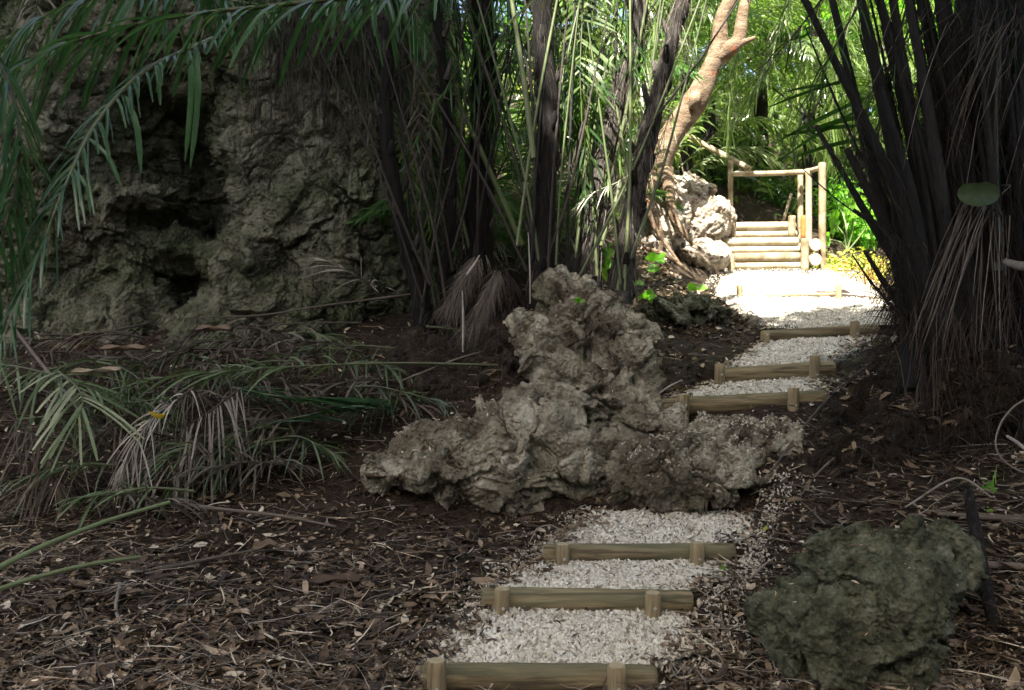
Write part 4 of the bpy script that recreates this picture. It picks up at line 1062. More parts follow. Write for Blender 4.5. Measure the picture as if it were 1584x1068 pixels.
# undergrowth covering the hillside behind (uncountable)
n = 26000
x = rng.uniform(-9, 15, n); y = rng.uniform(13.4, 30, n)
keep = (x > -2.5) | (y > 14); x, y = x[keep], y[keep]; n = len(x)
z = ground_z(x, y) + np.clip((y - 24) / 20, 0, 1) * 6
hgt = .35 + .9 * np.clip(fbm(np.stack([x * .5, y * .5, 0 * x], -1), 2) + .5, 0, 1.4)
p = np.stack([x, y, z + rng.random(n) * hgt], -1)
d = norm(rng.normal(size=(n, 3)) + [0, 0, .5]); sz = rng.uniform(.15, .4, n)
s = np.linspace(0, 1, 4)
Pt = p[:, None] + d[:, None] * (sz[:, None] * s)[..., None] - UP * (sz * .5)[:, None, None] * (s ** 2)[None, :, None]
mb = MB(); mb.ribbons(Pt, norm(np.cross(d, rng.normal(size=(n, 3)))), sz[:, None] * np.array([.04, .12, .1, .01]), np.clip(rng.normal(.45, .25, n), 0, 1), 0)
tag(mb.build("undergrowth", M['frond_lit_colour']), 'dense green undergrowth covering the hillside behind the palms', kind='stuff')

# a few far trees closing the view above the hillside
def tree(name, base, h, crown, nleaf, size, mat, label, cat="tree", group=None, r=.16, lean=(0, 0), barkm='bark', nb=7):
    b = np.asarray(base, float)
    t = empty(name, b, label, cat, group)
    top = b + [lean[0], lean[1], h]
    mb = MB(); mb.tube([b - [0, 0, .3], b + [lean[0] * .3, lean[1] * .3, h * .4], top], [r * 1.3, r, r * .6], 14, .15, .2, 3, tint=.5)
    cs = []
    for i in range(nb):
        az = i * 2.4 + rng.random(); e_ = top + np.array([math.cos(az) * crown[0] * .7, math.sin(az) * crown[1] * .7, rng.uniform(-.2, .8) * crown[2]])
        mb.tube([top - [0, 0, h * .25 * rng.random()], (top + e_) / 2 + [0, 0, .15], e_], [r * .5, r * .32, r * .12], 8, .15, .15, tint=.5)
        cs.append((e_, max(crown) * .42)); cs.append(((top + e_) / 2 + [0, 0, .3], max(crown) * .36))
    mb.build("trunk", M[barkm], t)
    for _ in range(10): cs.append((top + rng.normal(size=3) * np.array(crown) * .5, max(crown) * .3))
    mb = MB(); leaf_cloud(mb, [c[0] for c in cs], [c[1] for c in cs], nleaf, size, 0, .5, .45, .3)
    mb.build("crown", mat, t)
    return t
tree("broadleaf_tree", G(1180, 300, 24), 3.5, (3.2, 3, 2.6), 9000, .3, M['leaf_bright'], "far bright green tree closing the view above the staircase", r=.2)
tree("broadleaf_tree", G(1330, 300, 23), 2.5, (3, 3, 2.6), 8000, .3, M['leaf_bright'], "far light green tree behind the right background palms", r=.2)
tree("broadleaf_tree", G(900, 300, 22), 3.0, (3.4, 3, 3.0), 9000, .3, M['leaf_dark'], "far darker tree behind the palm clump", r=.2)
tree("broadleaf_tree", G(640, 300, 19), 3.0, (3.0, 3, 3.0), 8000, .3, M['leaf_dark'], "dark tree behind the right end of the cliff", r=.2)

# ------------------------------------------------------------------ reddish tree
t = empty("red_barked_tree", P(1022, 300, 11.3), "smooth pinkish red tree with an orange scar, leaning right above the pale boulders", "tree")
mb = MB(); mb.tube([P(1022, 330, 11.4), P(1018, 280, 11.35), P(1024, 240, 11.3), P(1045, 200, 11.3), P(1074, 158, 11.3), P(1096, 112, 11.3), P(1112, 76, 11.3), P(1115, 30, 11.35), P(1135, -20, 11.4), P(1150, -150, 11.5)],
                   [.07, .13, .155, .145, .158, .118, .125, .085, .09, .07], 20, .04, .22, 5, tint=.5)
mb.tube([P(1070, 168, 11.16), P(1074, 156, 11.12), P(1078, 146, 11.16)], [.05, .075, .05], 12, .02, .3, 9)
mb.build("trunk", M['bark_red'], t)
for pts, rr_ in (([P(1108, 90, 11.3), P(1128, 76, 11.25), P(1143, 60, 11.25), P(1148, 25, 11.25), P(1160, -30, 11.3), P(1175, -150, 11.3)], [.12, .1, .085, .075, .06, .05]),
                 ([P(1134, 72, 11.25), P(1150, 66, 11.2), P(1169, 58, 11.15)], [.07, .045, .02])):
    mb = MB(); mb.tube(pts, rr_, 14, .03, .18, 5, tint=.5); mb.build("branch", M['bark_red'], t)
for pts, rr_ in (([P(1030, 262, 11.25), P(1036, 305, 11.15), P(1042, 335, 11.1), P(1060, 362, 11.0), P(1072, 380, 11.0)], [.1, .06, .05, .04, .02]),
                 ([P(1012, 270, 11.2), P(1002, 310, 11.0), P(1012, 350, 10.95), P(1035, 385, 10.9), P(1060, 420, 10.8)], [.07, .035, .028, .022, .012]),
                 ([P(1006, 280, 11.2), P(990, 320, 11.0), P(975, 370, 10.9), P(985, 410, 10.8)], [.06, .03, .025, .012]),
                 ([P(1016, 340, 11.0), P(1024, 370, 10.95), P(1022, 400, 10.9), P(1050, 425, 10.8)], [.04, .035, .03, .015]),
                 ([P(1000, 385, 10.9), P(1030, 395, 10.8), P(1055, 412, 10.75), P(1075, 430, 10.7)], [.03, .03, .025, .015])):
    mb = MB(); mb.tube(pts, rr_, 12, .03, .25, 6, tint=.5); mb.build("root", M['bark_red'], t)
mb = MB(); leaf_cloud(mb, [P(1150, -150, 11.5), P(1100, -260, 11.8), P(1230, -230, 12), P(1060, -180, 12.2)], [1.0, 1.1, 1.1, .9], 3000, .14, 0, .4); mb.build("crown", M['leaf_bright'], t)

# ------------------------------------------------------------------ big dark palm on the right
bp = empty("palm_tree", G(1500, 680, 6.3), "huge dark shaggy palm filling the right side, its bare stalks fanning left over the path", "palm")
mb = MB(); mb.tube([P(1500, 720, 6.5), P(1500, 640, 6.5), P(1495, 500, 6.5), P(1500, 330, 6.6), P(1530, 100, 6.8), P(1560, -200, 7)], [.42, .42, .40, .36, .3, .25], 30, .04, .45, 5, tint=.1)
mb.tube([P(1590, 700, 6.3), P(1585, 500, 6.3), P(1600, 200, 6.4), P(1640, -200, 6.5)], [.3, .3, .26, .2], 24, .04, .45, 5, tint=.1)
mb.build("trunk", M['palm_trunk'], bp)
BS = [  # base px, py -> mid -> tip, half width in m at base, tint
    ((1445, 560), (1385, 300), (1235, -20), .045, .22), ((1430, 520), (1350, 260), (1280, -30), .05, .18), ((1450, 540), (1375, 200), (1325, -30), .06, .2),
    ((1470, 560), (1420, 250), (1375, -40), .055, .28), ((1440, 500), (1340, 330), (1262, 195), .03, .1), ((1480, 560), (1450, 250), (1400, -40), .05, .15),
    ((1405, 490), (1372, 445), (1337, 388), .028, .1), ((1392, 487), (1350, 440), (1318, 394), .013, .1), ((1420, 510), (1392, 380), (1320, 325), .03, .12),
    ((1440, 430), (1390, 290), (1335, 228), .035, .35), ((1450, 600), (1400, 420), (1310, 230), .05, .12), ((1500, 560), (1480, 250), (1450, -40), .06, .2),
    ((1460, 500), (1420, 380), (1345, 240), .04, .3), ((1530, 560), (1530, 250), (1525, -40), .05, .3), ((1540, 420), (1537, 250), (1548, -40), .045, .55),
    ((1560, 560), (1570, 250), (1590, -40), .06, .2), ((1430, 560), (1395, 400), (1372, 120), .055, .1), ((1455, 520), (1400, 150), (1340, -60), .05, .3),
    ((1410, 600), (1402, 480), (1370, 330), .06, .08), ((1440, 620), (1420, 520), (1392, 400), .07, .08), ((1470, 420), (1440, 200), (1405, 0), .05, .12)]
for k in range(34):
    x0 = rng.uniform(1415, 1600); f_ = (x0 - 1415) / 185; y0 = rng.uniform(430, 640); ln_ = rng.uniform(.5, 1.15)
    tx = x0 - (150 - 130 * f_) * ln_ * rng.uniform(.6, 1.15); BS.append(((x0, y0), (x0 - (x0 - tx) * .42, y0 - 300 * ln_), (tx - 10, y0 - 600 * ln_), rng.uniform(.012, .04), float(np.clip(rng.normal(.1, .1), 0, .4))))
for i, (a, b_, c_, hw, tn) in enumerate(BS):
    Ya = 6.15 + .1 * math.sin(i * 2.1); Yb = Ya - .15 + .4 * ((i * 37) % 10) / 10
    mb = MB(); A_, B_, C_ = P(*a, Ya), P(*b_, (Ya + Yb) / 2), P(*c_, Yb)
    mb.tube([A_, B_, C_], [hw * 1.2, hw * .85, hw * .45], 9, .05, .35, 6, tint=tn * .35)
    mb.build("stalk", M['petiole'] if tn > .5 else M['dead_stalk'], bp)
_mo, _mv = rock("root_mound", [(P(1425, 600, 6.6), (.36, .42, .34), 0), (P(1500, 620, 6.4), (.6, .55, .42), 0), (P(1420, 560, 7.2), (.30, .35, .24), 0), (P(1365, 655, 6.55), (.34, .4, .25), 0), (P(1310, 700, 6.3), (.28, .3, .15), 0), (P(1420, 690, 6.2), (.45, .4, .22), 0), (P(1600, 640, 6.2), (.5, .5, .4), 0), (P(1440, 660, 6.2), (.45, .4, .24), 0)],
            .02, M['soil'], None, None, amp=.16, seed=71.0, fine=1.0)
V, Nb = _mv; n = 6500; c = rng.choice(len(V), n); s = np.linspace(0, 1, 6)
d = norm(Nb[c] * .5 + rng.normal(0, .5, (n, 3)) + [0, -.1, -.35]); ln = rng.uniform(.08, .38, n)
Pt = V[c][:, None] + d[:, None] * (ln[:, None] * s)[..., None] - UP * (ln * .5)[:, None, None] * (s ** 2)[None, :, None] + np.cumsum(rng.normal(0, .008, (n, 6, 3)), 1)
mb = MB(); mb.tubes(Pt, rng.uniform(.0012, .0032, n)[:, None] * np.linspace(1, .5, 6)[None], 4, np.clip(rng.normal(.22, .2, n), 0, 1), 0); mb.build("rootlets", M['dead_stalk'], bp)
_mo.parent = bp; _mo.matrix_parent_inverse = Matrix.Translation(bp.location).inverted()
c, rad = curve([P(1500, 720, 6.5), P(1495, 500, 6.5), P(1500, 330, 6.6), P(1540, 60, 6.8)], [.42, .4, .38, .32], .03)
mb = MB(); hairs(mb, c, rad, 9000, .4, .0035, .06, down=.8, spread=.8); mb.build("fibre", M['fibre'], bp)
def strings(px, py, spx, spy, n, Yc, L, w, tint, dirpx, sd=.12, grav=.35, mat='twig'):
    """bundles of dry hanging leaflets"""
    mb = MB()
    b = np.array([P(px + rng.normal(0, spx), py + rng.normal(0, spy), Yc + rng.normal(0, .04)) for _ in range(n)])
    d0 = P(px + dirpx[0], py + dirpx[1], Yc - .1) - P(px, py, Yc); d0 /= np.linalg.norm(d0)
    d = norm(d0 + rng.normal(0, sd, (n, 3)))
    ln = L * rng.uniform(.5, 1.15, n); s = np.linspace(0, 1, 7)
    Pt = b[:, None] + d[:, None] * (ln[:, None] * s)[..., None] - UP * (ln * grav)[:, None, None] * (s ** 2)[None, :, None] + np.cumsum(rng.normal(0, .004, (n, 7, 3)), 1)
    mb.ribbons(Pt, norm(np.cross(d, rng.normal(size=(n, 3)))), np.full((n, 7), w) * np.array([.7, 1, 1, .9, .8, .6, .2]), np.clip(rng.normal(tint, .2, n), 0, 1), 0)
    return mb
strings(1515, 320, 14, 10, 34, 5.95, .8, .004, .42, (-55, 120), .10, .25).build("dead_leaflets", M['twig'], bp)
strings(1545, 330, 14, 14, 12, 5.95, .7, .004, .5, (10, 120), .14, .3).build("dead_leaflets", M['twig'], bp)
strings(1500, 30, 40, 20, 26, 6.0, .8, .003, .3, (-70, 90), .25, .3).build("dead_leaflets", M['twig'], bp)
strings(1560, 60, 30, 50, 36, 6.0, .8, .003, .4, (-50, 110), .3, .3).build("dead_leaflets", M['twig'], bp)
strings(1470, 490, 30, 24, 110, 5.95, .3, .0025, .15, (-5, 120), .3, .5).build("hanging_root", M['brown_frond'], bp)
strings(1440, 560, 20, 20, 50, 5.95, .3, .0025, .1, (0, 120), .2, .5).build("hanging_root", M['brown_frond'], bp)
strings(1550, 470, 30, 30, 70, 5.95, .4, .003, .1, (-10, 120), .35, .4).build("hanging_root", M['brown_frond'], bp)
for i in range(22):
    az = R(-160 + 175 * i / 21)
    place_mesh(PROT['green'][i % 4], "frond", bp, P(1560, -170, 6.9), az, R(rng.uniform(-20, 30)), 1.5)
# spiky half lit leaflets sticking out over the path
mb = MB()
for (a, b_, w_, tn) in (((1345, 150), (1205, 208), .022, .3), ((1330, 170), (1210, 235), .02, .4), ((1330, 195), (1212, 200), .016, .2), ((1325, 120), (1190, 155), .014, .1), ((1335, 215), (1232, 232), .018, .2), ((1300, 130), (1215, 132), .012, .1), ((1345, 180), (1255, 190), .02, .5)):
    A_, B_ = P(*a, 6.6), P(*b_, 6.5)
    s = np.linspace(0, 1, 6)[:, None]
    Pt = (A_ + (B_ - A_) * s - UP * .05 * s ** 2)[None]
    mb.ribbons(Pt, norm(np.array([[0.2, -.5, 1.0]])), np.array([[.5, .9, 1, 1, .8, .35]]) * w_, [tn], 0, .3)
mb.build("leaflets", M['frond'], bp)
# long thin wires of old rachis crossing the bright background
for pts, r_, lab in (([P(1245, 40, 6.3), P(1290, 150, 6.25), P(1335, 250, 6.2)], .009, "thin black stalk arching down in front of the background palms"),
                ([P(1235, 255, 6.4), P(1290, 305, 6.3), P(1345, 345, 6.25)], .006, "thin black stalk crossing just right of the stair posts"),):
    mb = MB(); mb.tube(pts, [r_ * .5, r_, r_], 6, .06, .1, tint=.0); mb.build("stalk", M['dead_stalk'], bp)

for i, (a, b_, c_, d_) in enumerate((((1370, -60), (1310, 40), (1262, 130), (1225, 235)), ((1330, -80), (1270, 0), (1215, 70), (1170, 110)), ((1450, -60), (1400, 60), (1340, 170), (1290, 300)), ((1520, -60), (1500, 80), (1470, 200), (1430, 330)),
                                    ((1590, -40), (1560, 100), (1540, 220), (1500, 330)), ((1420, -60), (1385, 80), (1360, 200), (1345, 330)), ((1480, -80), (1440, 40), (1420, 160), (1410, 300)), ((1600, 100), (1560, 200), (1520, 320), (1490, 450)))):
    mb = MB(); frond_into(mb, [P(*q_, 6.0 + .07 * i) for q_ in (a, b_, c_, d_)], n=30, L=.24 if i < 2 else .3, w=.006, a0=60, a1=30, droop=.55, tint=.2, K=6, t0=.0, rr=.010, vlift=0, twist=40, jit=16, missing=.3)
    mb.build("frond", [M['brown_frond' if i % 2 else 'frond'], M['dead_stalk']], bp)
mb = MB()
for (a, b_, c_, hw, tn) in BS:
    cc_, rd_ = curve([P(*a, 6.1), P(*b_, 6.05), P(*c_, 6.1)], [hw * 1.3, hw, hw * .6], .04); hairs(mb, cc_, rd_, 60, .22, .002, .15, down=.6, spread=.35)
mb.build("fibre", M['fibre'], bp)
t = empty("round_leaf", P(1516, 300, 5.75), "rounded dull green leaf caught on the big dark palm", "leaf")
mb = MB(); an = np.linspace(0, 2 * math.pi, 19)[:-1]; c = P(1516, 300, 5.75)
rr_ = 1 + .12 * np.cos(2 * an) + .06 * np.sin(3 * an + 1) - .25 * np.exp(-((an - 1.9) / .25) ** 2)
ring = np.stack([np.cos(an) * .125 * rr_, .03 * np.cos(an * 2), np.sin(an) * .092 * rr_], -1)
V_ = np.vstack([ring, [[0, .02, 0]]]) + c; i = np.arange(18); mb.add(V_, np.stack([i, (i + 1) % 18, i * 0 + 18], -1), .22)
mb.build("blade", M['olive_frond'], t)
mb = MB(); mb.tube([c + [.14, 0, 0], c + [.22, .05, .06], c + [.3, .3, .1]], [.004, .004, .003], 6, .03, tint=.4); mb.build("leaf_stalk", M['petiole'], t)
e = empty("vine", P(1560, 650, 5.2), "thin pale vine looping in a half circle at the right edge", "vine")
mb = MB(); mb.tube([P(1600, 612, 5.2), P(1570, 628, 5.2), P(1548, 655, 5.2), P(1540, 688, 5.2), P(1552, 712, 5.2), P(1575, 728, 5.2), P(1600, 735, 5.2)], .0055, 8, .02, .3, 20, tint=.66); mb.build("stem", M['twig'], e)
for (pts, rr_, lab, tn, mm) in (([P(1498, 760, 4.9), P(1512, 840, 4.7), P(1530, 930, 4.45), P(1552, 1010, 4.2), P(1572, 1085, 4.0)], [.026, .034, .032, .03, .03], "dark weathered pole leaning past the right side of the mossy boulder", .5, 'palm_trunk'),
                       ([P(1520, 872, 4.75), P(1560, 875, 4.7), P(1620, 880, 4.65)], [.016, .018, .018], "grey stick lying level behind the leaning pole at the right edge", .55, 'twig'),
                       ([P(1450, 795, 5.2), P(1520, 800, 5.1), P(1610, 806, 5.0)], [.012, .016, .016], "brown stick above the mossy boulder, under the leaning pole's tip", .4, 'twig'),
                       ([P(1555, 405, 5.85), P(1580, 412, 5.7), P(1600, 410, 5.6)], [.02, .03, .03], "pale broken stalk poking in from the right edge at mid height", .68, 'twig'),
                       ([P(1585, 760, 5.4), P(1500, 778, 5.3), P(1400, 800, 5.3)], [.012, .012, .008], "long thin dry stalk on the bank above the mossy boulder", .5, 'twig'),
                       ([P(1535, 770, 5.3), P(1480, 740, 5.4), P(1400, 785, 5.3)], [.006, .007, .005], "bent yellowish twig above the mossy boulder", .8, 'twig'),
                       ([P(1558, 675, 5.4), P(1580, 690, 5.3), P(1610, 720, 5.2)], [.008, .01, .01], "short pale stick inside the looping vine", .8, 'twig')):
    mb = MB(); mb.tube(pts, rr_, 10, .03, .25, 8, tint=tn)
    tag(mb.build("fallen_pole" if mm != 'twig' else "stick", M[mm]), lab, "stick")

# ------------------------------------------------------------------ overhanging fronds, top left (close to the camera)
fp = empty("palm_tree", [-2.6, 3.6, ground_z(np.array([-2.6]), np.array([3.6]))[0]], "near palm reaching in from the left with long glossy drooping fronds", "palm")
mb = MB(); mb.tube([[-2.9, 3.4, -.2], [-2.95, 3.4, 1.2], [-2.9, 3.5, 2.8], [-2.85, 3.6, 3.6]], [.14, .11, .1, .09], 16, .05, .3, 8, tint=.3); mb.build("trunk", M['palm_trunk'], fp)
def hero(pts, n, L, w, **kw):
    mb = MB(); frond_into(mb, pts, n=n, L=L, w=w, K=8, **kw); return mb.build("frond", [M['frond_cool'], M['petiole']], fp)
# A: sweeps right->left just under the top edge, leaflets hanging towards lower left
hero([P(700, -20, 3.1), P(560, -6, 3.0), P(430, 8, 2.95), P(300, 22, 2.9), P(180, 45, 2.85), P(60, 85, 2.8), P(-60, 150, 2.8)], 34, .25, .0085, a0=58, a1=32, droop=.55, vlift=-8, t0=.0, rr=.012, tint=.62, cut=.5, fold=.5, seed=41, twist=22, jit=8, tipL=.7)
hero([P(420, -70, 3.4), P(300, -40, 3.4), P(160, -10, 3.3), P(40, 40, 3.2), P(-60, 120, 3.1)], 24, .26, .010, a0=60, a1=35, droop=.5, vlift=-15, t0=.0, rr=.010, tint=.45, cut=.5, fold=.5, seed=47, twist=25, tipL=.7)
# B: hangs down the left edge
hero([P(330, 60, 3.1), P(225, 110, 2.9), P(150, 190, 2.75), P(100, 290, 2.65), P(62, 390, 2.6), P(22, 480, 2.55), P(-10, 560, 2.5)], 42, .14, .0065, a0=62, a1=38, droop=.7, vlift=10, t0=.0, rr=.009, tint=.5, cut=.4, fold=.5, seed=43, twist=20, tipL=.8)
hero([P(-60, 20, 2.6), P(10, 120, 2.6), P(30, 240, 2.6), P(0, 380, 2.6), P(-40, 480, 2.6)], 30, .18, .007, a0=55, a1=35, droop=.7, vlift=0, t0=.0, rr=.009, tint=.55, cut=.4, fold=.5, seed=53, twist=30, tipL=.8)
# C: leaflets hanging from the top edge, right of frond A
hero([P(400, -60, 4.3), P(470, -45, 4.3), P(540, -30, 4.3), P(620, -5, 4.3), P(655, 40, 4.3)], 17, .26, .014, a0=85, a1=45, droop=.6, vlift=-35, t0=.0, rr=.012, tint=.42, cut=.3, fold=.4, seed=44, twist=30, tipL=.6)
hero([P(200, -40, 4.8), P(270, -10, 4.8), P(350, 0, 4.8), P(420, 10, 4.8)], 10, .26, .013, a0=75, a1=50, droop=.7, vlift=-30, t0=.0, rr=.012, tint=.3, cut=.3, fold=.4, seed=49, twist=30, tipL=.6)
hero([P(880, -80, 4.0), P(845, -20, 4.0), P(800, 22, 4.0)], 7, .16, .011, a0=40, a1=20, droop=.3, vlift=0, t0=.1, rr=.006, tint=.95, seed=51, tipL=.5)
for pts, w_ in (([(290, 60), (296, 130), (292, 200), (286, 250)], .012), ([(300, 60), (306, 140), (302, 200), (294, 262)], .012), ([(405, 10), (402, 60), (394, 118)], .009), ([(195, 150), (212, 200), (218, 268)], .012), ([(130, 210), (165, 240), (188, 290)], .010), ([(110, 260), (135, 290), (140, 335)], .009)):
    mb = MB(); A_ = curve([P(*a, 3.3) for a in pts], None, .04)[0]
    mb.ribbons(A_[None], norm(np.array([[1, .5, .1]])), (w_ * np.interp(np.linspace(0, 1, len(A_)), [0, .2, .8, 1], [.5, 1, .8, .1]))[None], [.72], 0, .5)
    mb.build("leaflet", M['frond_cool'], fp)

# dark palms growing along the cliff top: their fronds hang into the top of the view
for (x, y, z, n, sc_, lab) in ((-4.6, 9.8, 5.5, 9, 1.0, "palm on the cliff top above the left edge"), (-3.3, 9.6, 5.5, 9, 1.05, "palm on the cliff top above the deep cleft"), (-2.1, 9.7, 5.4, 8, 1.0, "palm on the cliff top near its right end"),
                        (-1.2, 10.2, 5.2, 12, 1.1, "palm on the corner of the cliff top beside the clump")):
    rosette([x, y, z], n, ['green', 'green', 'dry'], sc_, lab, group="palms along the cliff top", top=.0, spread=(-50, 5))
# dark tangle of hanging roots and vines over the upper cliff, right half
for i, (x0, lab) in enumerate(((400, "left"), (470, "middle"), (540, "right"), (600, "outermost right"))):
    t = empty("hanging_roots", P(x0, 10, 8.7), f"{lab} curtain of thin dark roots hanging over the top of the cliff", "roots", "root curtains")
    m = 60; mb = MB()
    b = np.array([P(x0 + rng.normal(0, 26), rng.uniform(-60, 40), 8.6 + rng.normal(0, .08)) for _ in range(m)]); s = np.linspace(0, 1, 12)
    ln = rng.uniform(.4, 1.5, m)
    Pt = b[:, None] - UP * (ln[:, None] * s)[..., None] + np.cumsum(rng.normal(0, .012, (m, 12, 3)), 1)
    mb.tubes(Pt, np.full((m, 12), .005) * np.linspace(1, .4, 12), 4, np.clip(rng.normal(.25, .2, m), 0, 1), 0)
    mb.build("root_strand", M['dead_stalk'], t)

# ------------------------------------------------------------------ unseen tall trees, added so that their closed canopy shades the foreground
CAN = [(-6.5, 5.2, 6.4, 'the far left'), (-3.0, 5.6, 6.8, 'the cliff'), (0.3, 3.1, 6.8, 'the path'), (3.6, 2.9, 6.7, 'the right bank'), (-5.2, 1.4, 6.6, 'the left foreground'), (2.2, -.6, 6.8, 'a spot right of the camera'),
       (6.6, 4.9, 6.4, 'the big dark palm'), (-1.4, -1.4, 7.0, 'a spot left of the camera'), (-2.2, 2.0, 7.3, 'the leaf litter'), (0.4, .6, 7.2, 'the nearest log step'), (-8.6, 3.0, 6.6, 'the back of the cliff'), (-5.2, 8.3, 6.4, 'the cliff top'), (-2.6, 9.0, 6.4, 'the right end of the cliff'), (-8.2, 7.4, 6.6, 'the far end of the cliff'),
       (5.7, 5.6, -.2, 'the bank beside the camera'), (7.3, 8.4, -.2, 'the right end of the bank'), (8.6, 4.6, -.2, 'the wood right of the camera'), (4.6, 7.6, .6, 'the near right rock')]
for i, (x, y, z, wh) in enumerate(CAN):
    x, y, z = x - 1.45, y - 4.0, z + 6.8
    bx, by = (x * 1.1, min(y, -1.5) - 2.0) if i < 11 else (x - 1.5 - .3 * i, 14.5) if i < 14 else (x + 1.5 + .5 * (i - 14), y - 3 - .8 * (i - 14))
    gz = float(ground_z(np.array([bx]), np.array([by]))[0])
    t = empty("added_shade_tree", [bx, by, gz], f"unseen tree added for shade, over {wh}", "tree", "unseen trees added for shade")
    b = np.array([bx, by, gz]); top = np.array([x, y, z + .3])
    mb = MB(); mb.tube([b - [0, 0, .3], b * [1, 1, 0] + [(x - bx) * .2, (y - by) * .2, gz + (z - gz) * .5], top], [.26, .2, .1], 12, .15, .2, 3)
    cs = []
    for k in range(34):
        a = k * 2.4; rr_ = 2.35 * math.sqrt((k + .5) / 34); c = np.array([x + rr_ * math.cos(a), y + rr_ * math.sin(a), z + rng.uniform(-.1, .9)]); cs.append(c)
        if k % 4 == 0: mb.tube([top - [0, 0, .3], (top + c) / 2, c], [.07, .05, .02], 6, .2)
    mb.build("trunk", M['bark'], t)
    mb = MB(); leaf_cloud(mb, cs, [.6] * 34, 7600, .30, 0, .5, .5, .3); mb.build("crown", M['leaf_dark'], t)

# ------------------------------------------------------------------ forest floor: leaf litter, twigs, scraps (uncountable)
def on_tread(x, y):
    """1 inside a gravel tread, 0 outside"""
    r = np.zeros(len(x))
    for k, la, ra, lb, rb, a, b in TP:
        v = (y - la[1]) / (lb[1] - la[1]); vv = np.clip(v, 0, 1)
        xl, xr = la[0] + (lb[0] - la[0]) * vv, ra[0] + (rb[0] - ra[0]) * vv + (.05 if k < 3 else 0)
        r = np.where((v > -.12) & (v < 1.05) & (x > xl + .03) & (x < xr - .03), 1, r)
    r = np.where((y > 10.2) & (x > 2.0) & (x < 4.4), 1, r)
    return r
def scatter_xy(n, y0, y1, pw=2.0, left=.66, right=.66):
    u = rng.random(n); a = 1 - pw
    y = (y0 ** a + u * (y1 ** a - y0 ** a)) ** (1 / a)
    x = rng.uniform(-left, right, n) * (y + .4)
    k = on_tread(x, y) < .5
    return x[k], y[k]
def litter(mb, x, y, L0, L1, asp, K=4, tint=.5, lift=.02, tilt=.35, curl=.6, tj=.31, z=None, sc_=None):
    n = len(x)
    z = ground_z(x, y) if z is None else z
    az = rng.uniform(0, 2 * math.pi, n); el = np.abs(rng.normal(0, tilt, n))
    d = np.stack([np.cos(az) * np.cos(el), np.sin(az) * np.cos(el), np.sin(el)], -1)
    W = np.stack([-np.sin(az), np.cos(az), rng.normal(0, .45, n)], -1); W = norm(W)
    Nn = norm(np.cross(d, W)); Nn *= np.where(Nn[:, 2:3] < 0, -1, 1)
    ln = rng.uniform(L0, L1, n) * (1 if sc_ is None else sc_)
    s = np.linspace(0, 1, K)
    cu = rng.normal(0, curl, n)
    side = rng.normal(0, .25, n)
    Pt = np.stack([x, y, z + rng.random(n) * lift], -1)[:, None] + d[:, None] * (ln[:, None] * (s - .3))[..., None] + Nn[:, None] * (ln * cu * .5)[:, None, None] * ((s - .5) ** 2)[None, :, None] + W[:, None] * (ln * side)[:, None, None] * ((s - .5) ** 2)[None, :, None]
    prof = np.interp(s, [0, .3, .7, 1], [.15, 1, .85, .12])
    wd = ln * asp * rng.uniform(.6, 1.3, n) * .5
    tt = np.clip(rng.normal(tint, tj, n) + .25 * fbm(np.stack([x * 1.2, y * 1.2, 0 * x], -1), 2), 0, 1)
    mb.ribbons(Pt, W, wd[:, None] * prof[None], tt, 0, .35 if K > 3 else 0)
mb = MB()
x, y = scatter_xy(15000, 3.5, 9.5); litter(mb, x, y, .03, .08, .5, 4, .5)
x, y = scatter_xy(26000, 3.5, 9.5); litter(mb, x, y, .012, .035, .55, 3, .5, tilt=.6)
x, y = scatter_xy(9000, 3.5, 9.8, 1.7); litter(mb, x, y, .08, .28, .035, 5, .55, .05, .16, .5)
x, y = scatter_xy(2200, 3.5, 8.5); litter(mb, x, y, .07, .16, .38, 5, .36, .03, .25, 1.1)
x, y = scatter_xy(700, 3.6, 7.0); litter(mb, x, y, .02, .05, .5, 4, .98, .03, .3, .5, tj=.05)
# leaves fallen round the upper path and among the pale boulders
x = rng.uniform(1.4, 3.0, 2600); y = rng.uniform(8.2, 11.6, 2600); k = on_tread(x, y) < .5; litter(mb, x[k], y[k], .03, .09, .45, 4, .55)
# on the rocks
for (V, Nb), n in zip(ROCKV + [_mv], (2600, 2000, 1900, 200, 2600)):
    c = np.where(Nb[:, 2] > .55)[0]; c = rng.choice(c, n); p = V[c]
    litter(mb, p[:, 0], p[:, 1], .012, .05, .3, 3, .6, .008, .3, z=p[:, 2] + .004)
# a few leaves on the gravel
for k, n in ((0, 60), (1, 70), (2, 160), (3, 120), (4, 160), (5, 260)):
    u, v, x, y = tread_sample(n, k); litter(mb, x, y, .02, .05, .3, 4, .5, z=gravel_height(k, u, v, x, y) + .014)
V, Nb = _mv; c = rng.choice(np.where(Nb[:, 2] > .35)[0], 1500); litter(mb, V[c, 0], V[c, 1], .04, .12, .4, 4, .4, .02, .4, .9, z=V[c, 2] + .008)
for k in range(6):      # scraps creeping in over the gravel edges
    n = 420; u = np.abs(rng.normal(0, .07, n)); u = np.clip(np.where(rng.random(n) < .5, u, 1 - u), 0, 1); v = rng.random(n); x, y = tread_xy(k, u, v)
    litter(mb, x, y, .015, .07, .4, 4, .5, z=gravel_height(k, u, v, x, y) + .008)
tag(mb.build("leaf_litter", M['litter']), 'brown leaf litter, husks and dry scraps covering the forest floor', kind='stuff')
gg = MB()      # coral chips lodged on the ledge rocks below the fourth log
for (V, Nb), n in zip(ROCKV[1:3], (1100, 1900)):
    c = rng.choice(np.where(Nb[:, 2] > .6)[0], n); chips(gg, V[c] + [0, 0, .002], .006 * rng.uniform(.5, 1.4, n), tint=np.clip(rng.normal(.45, .2, n), 0, 1))
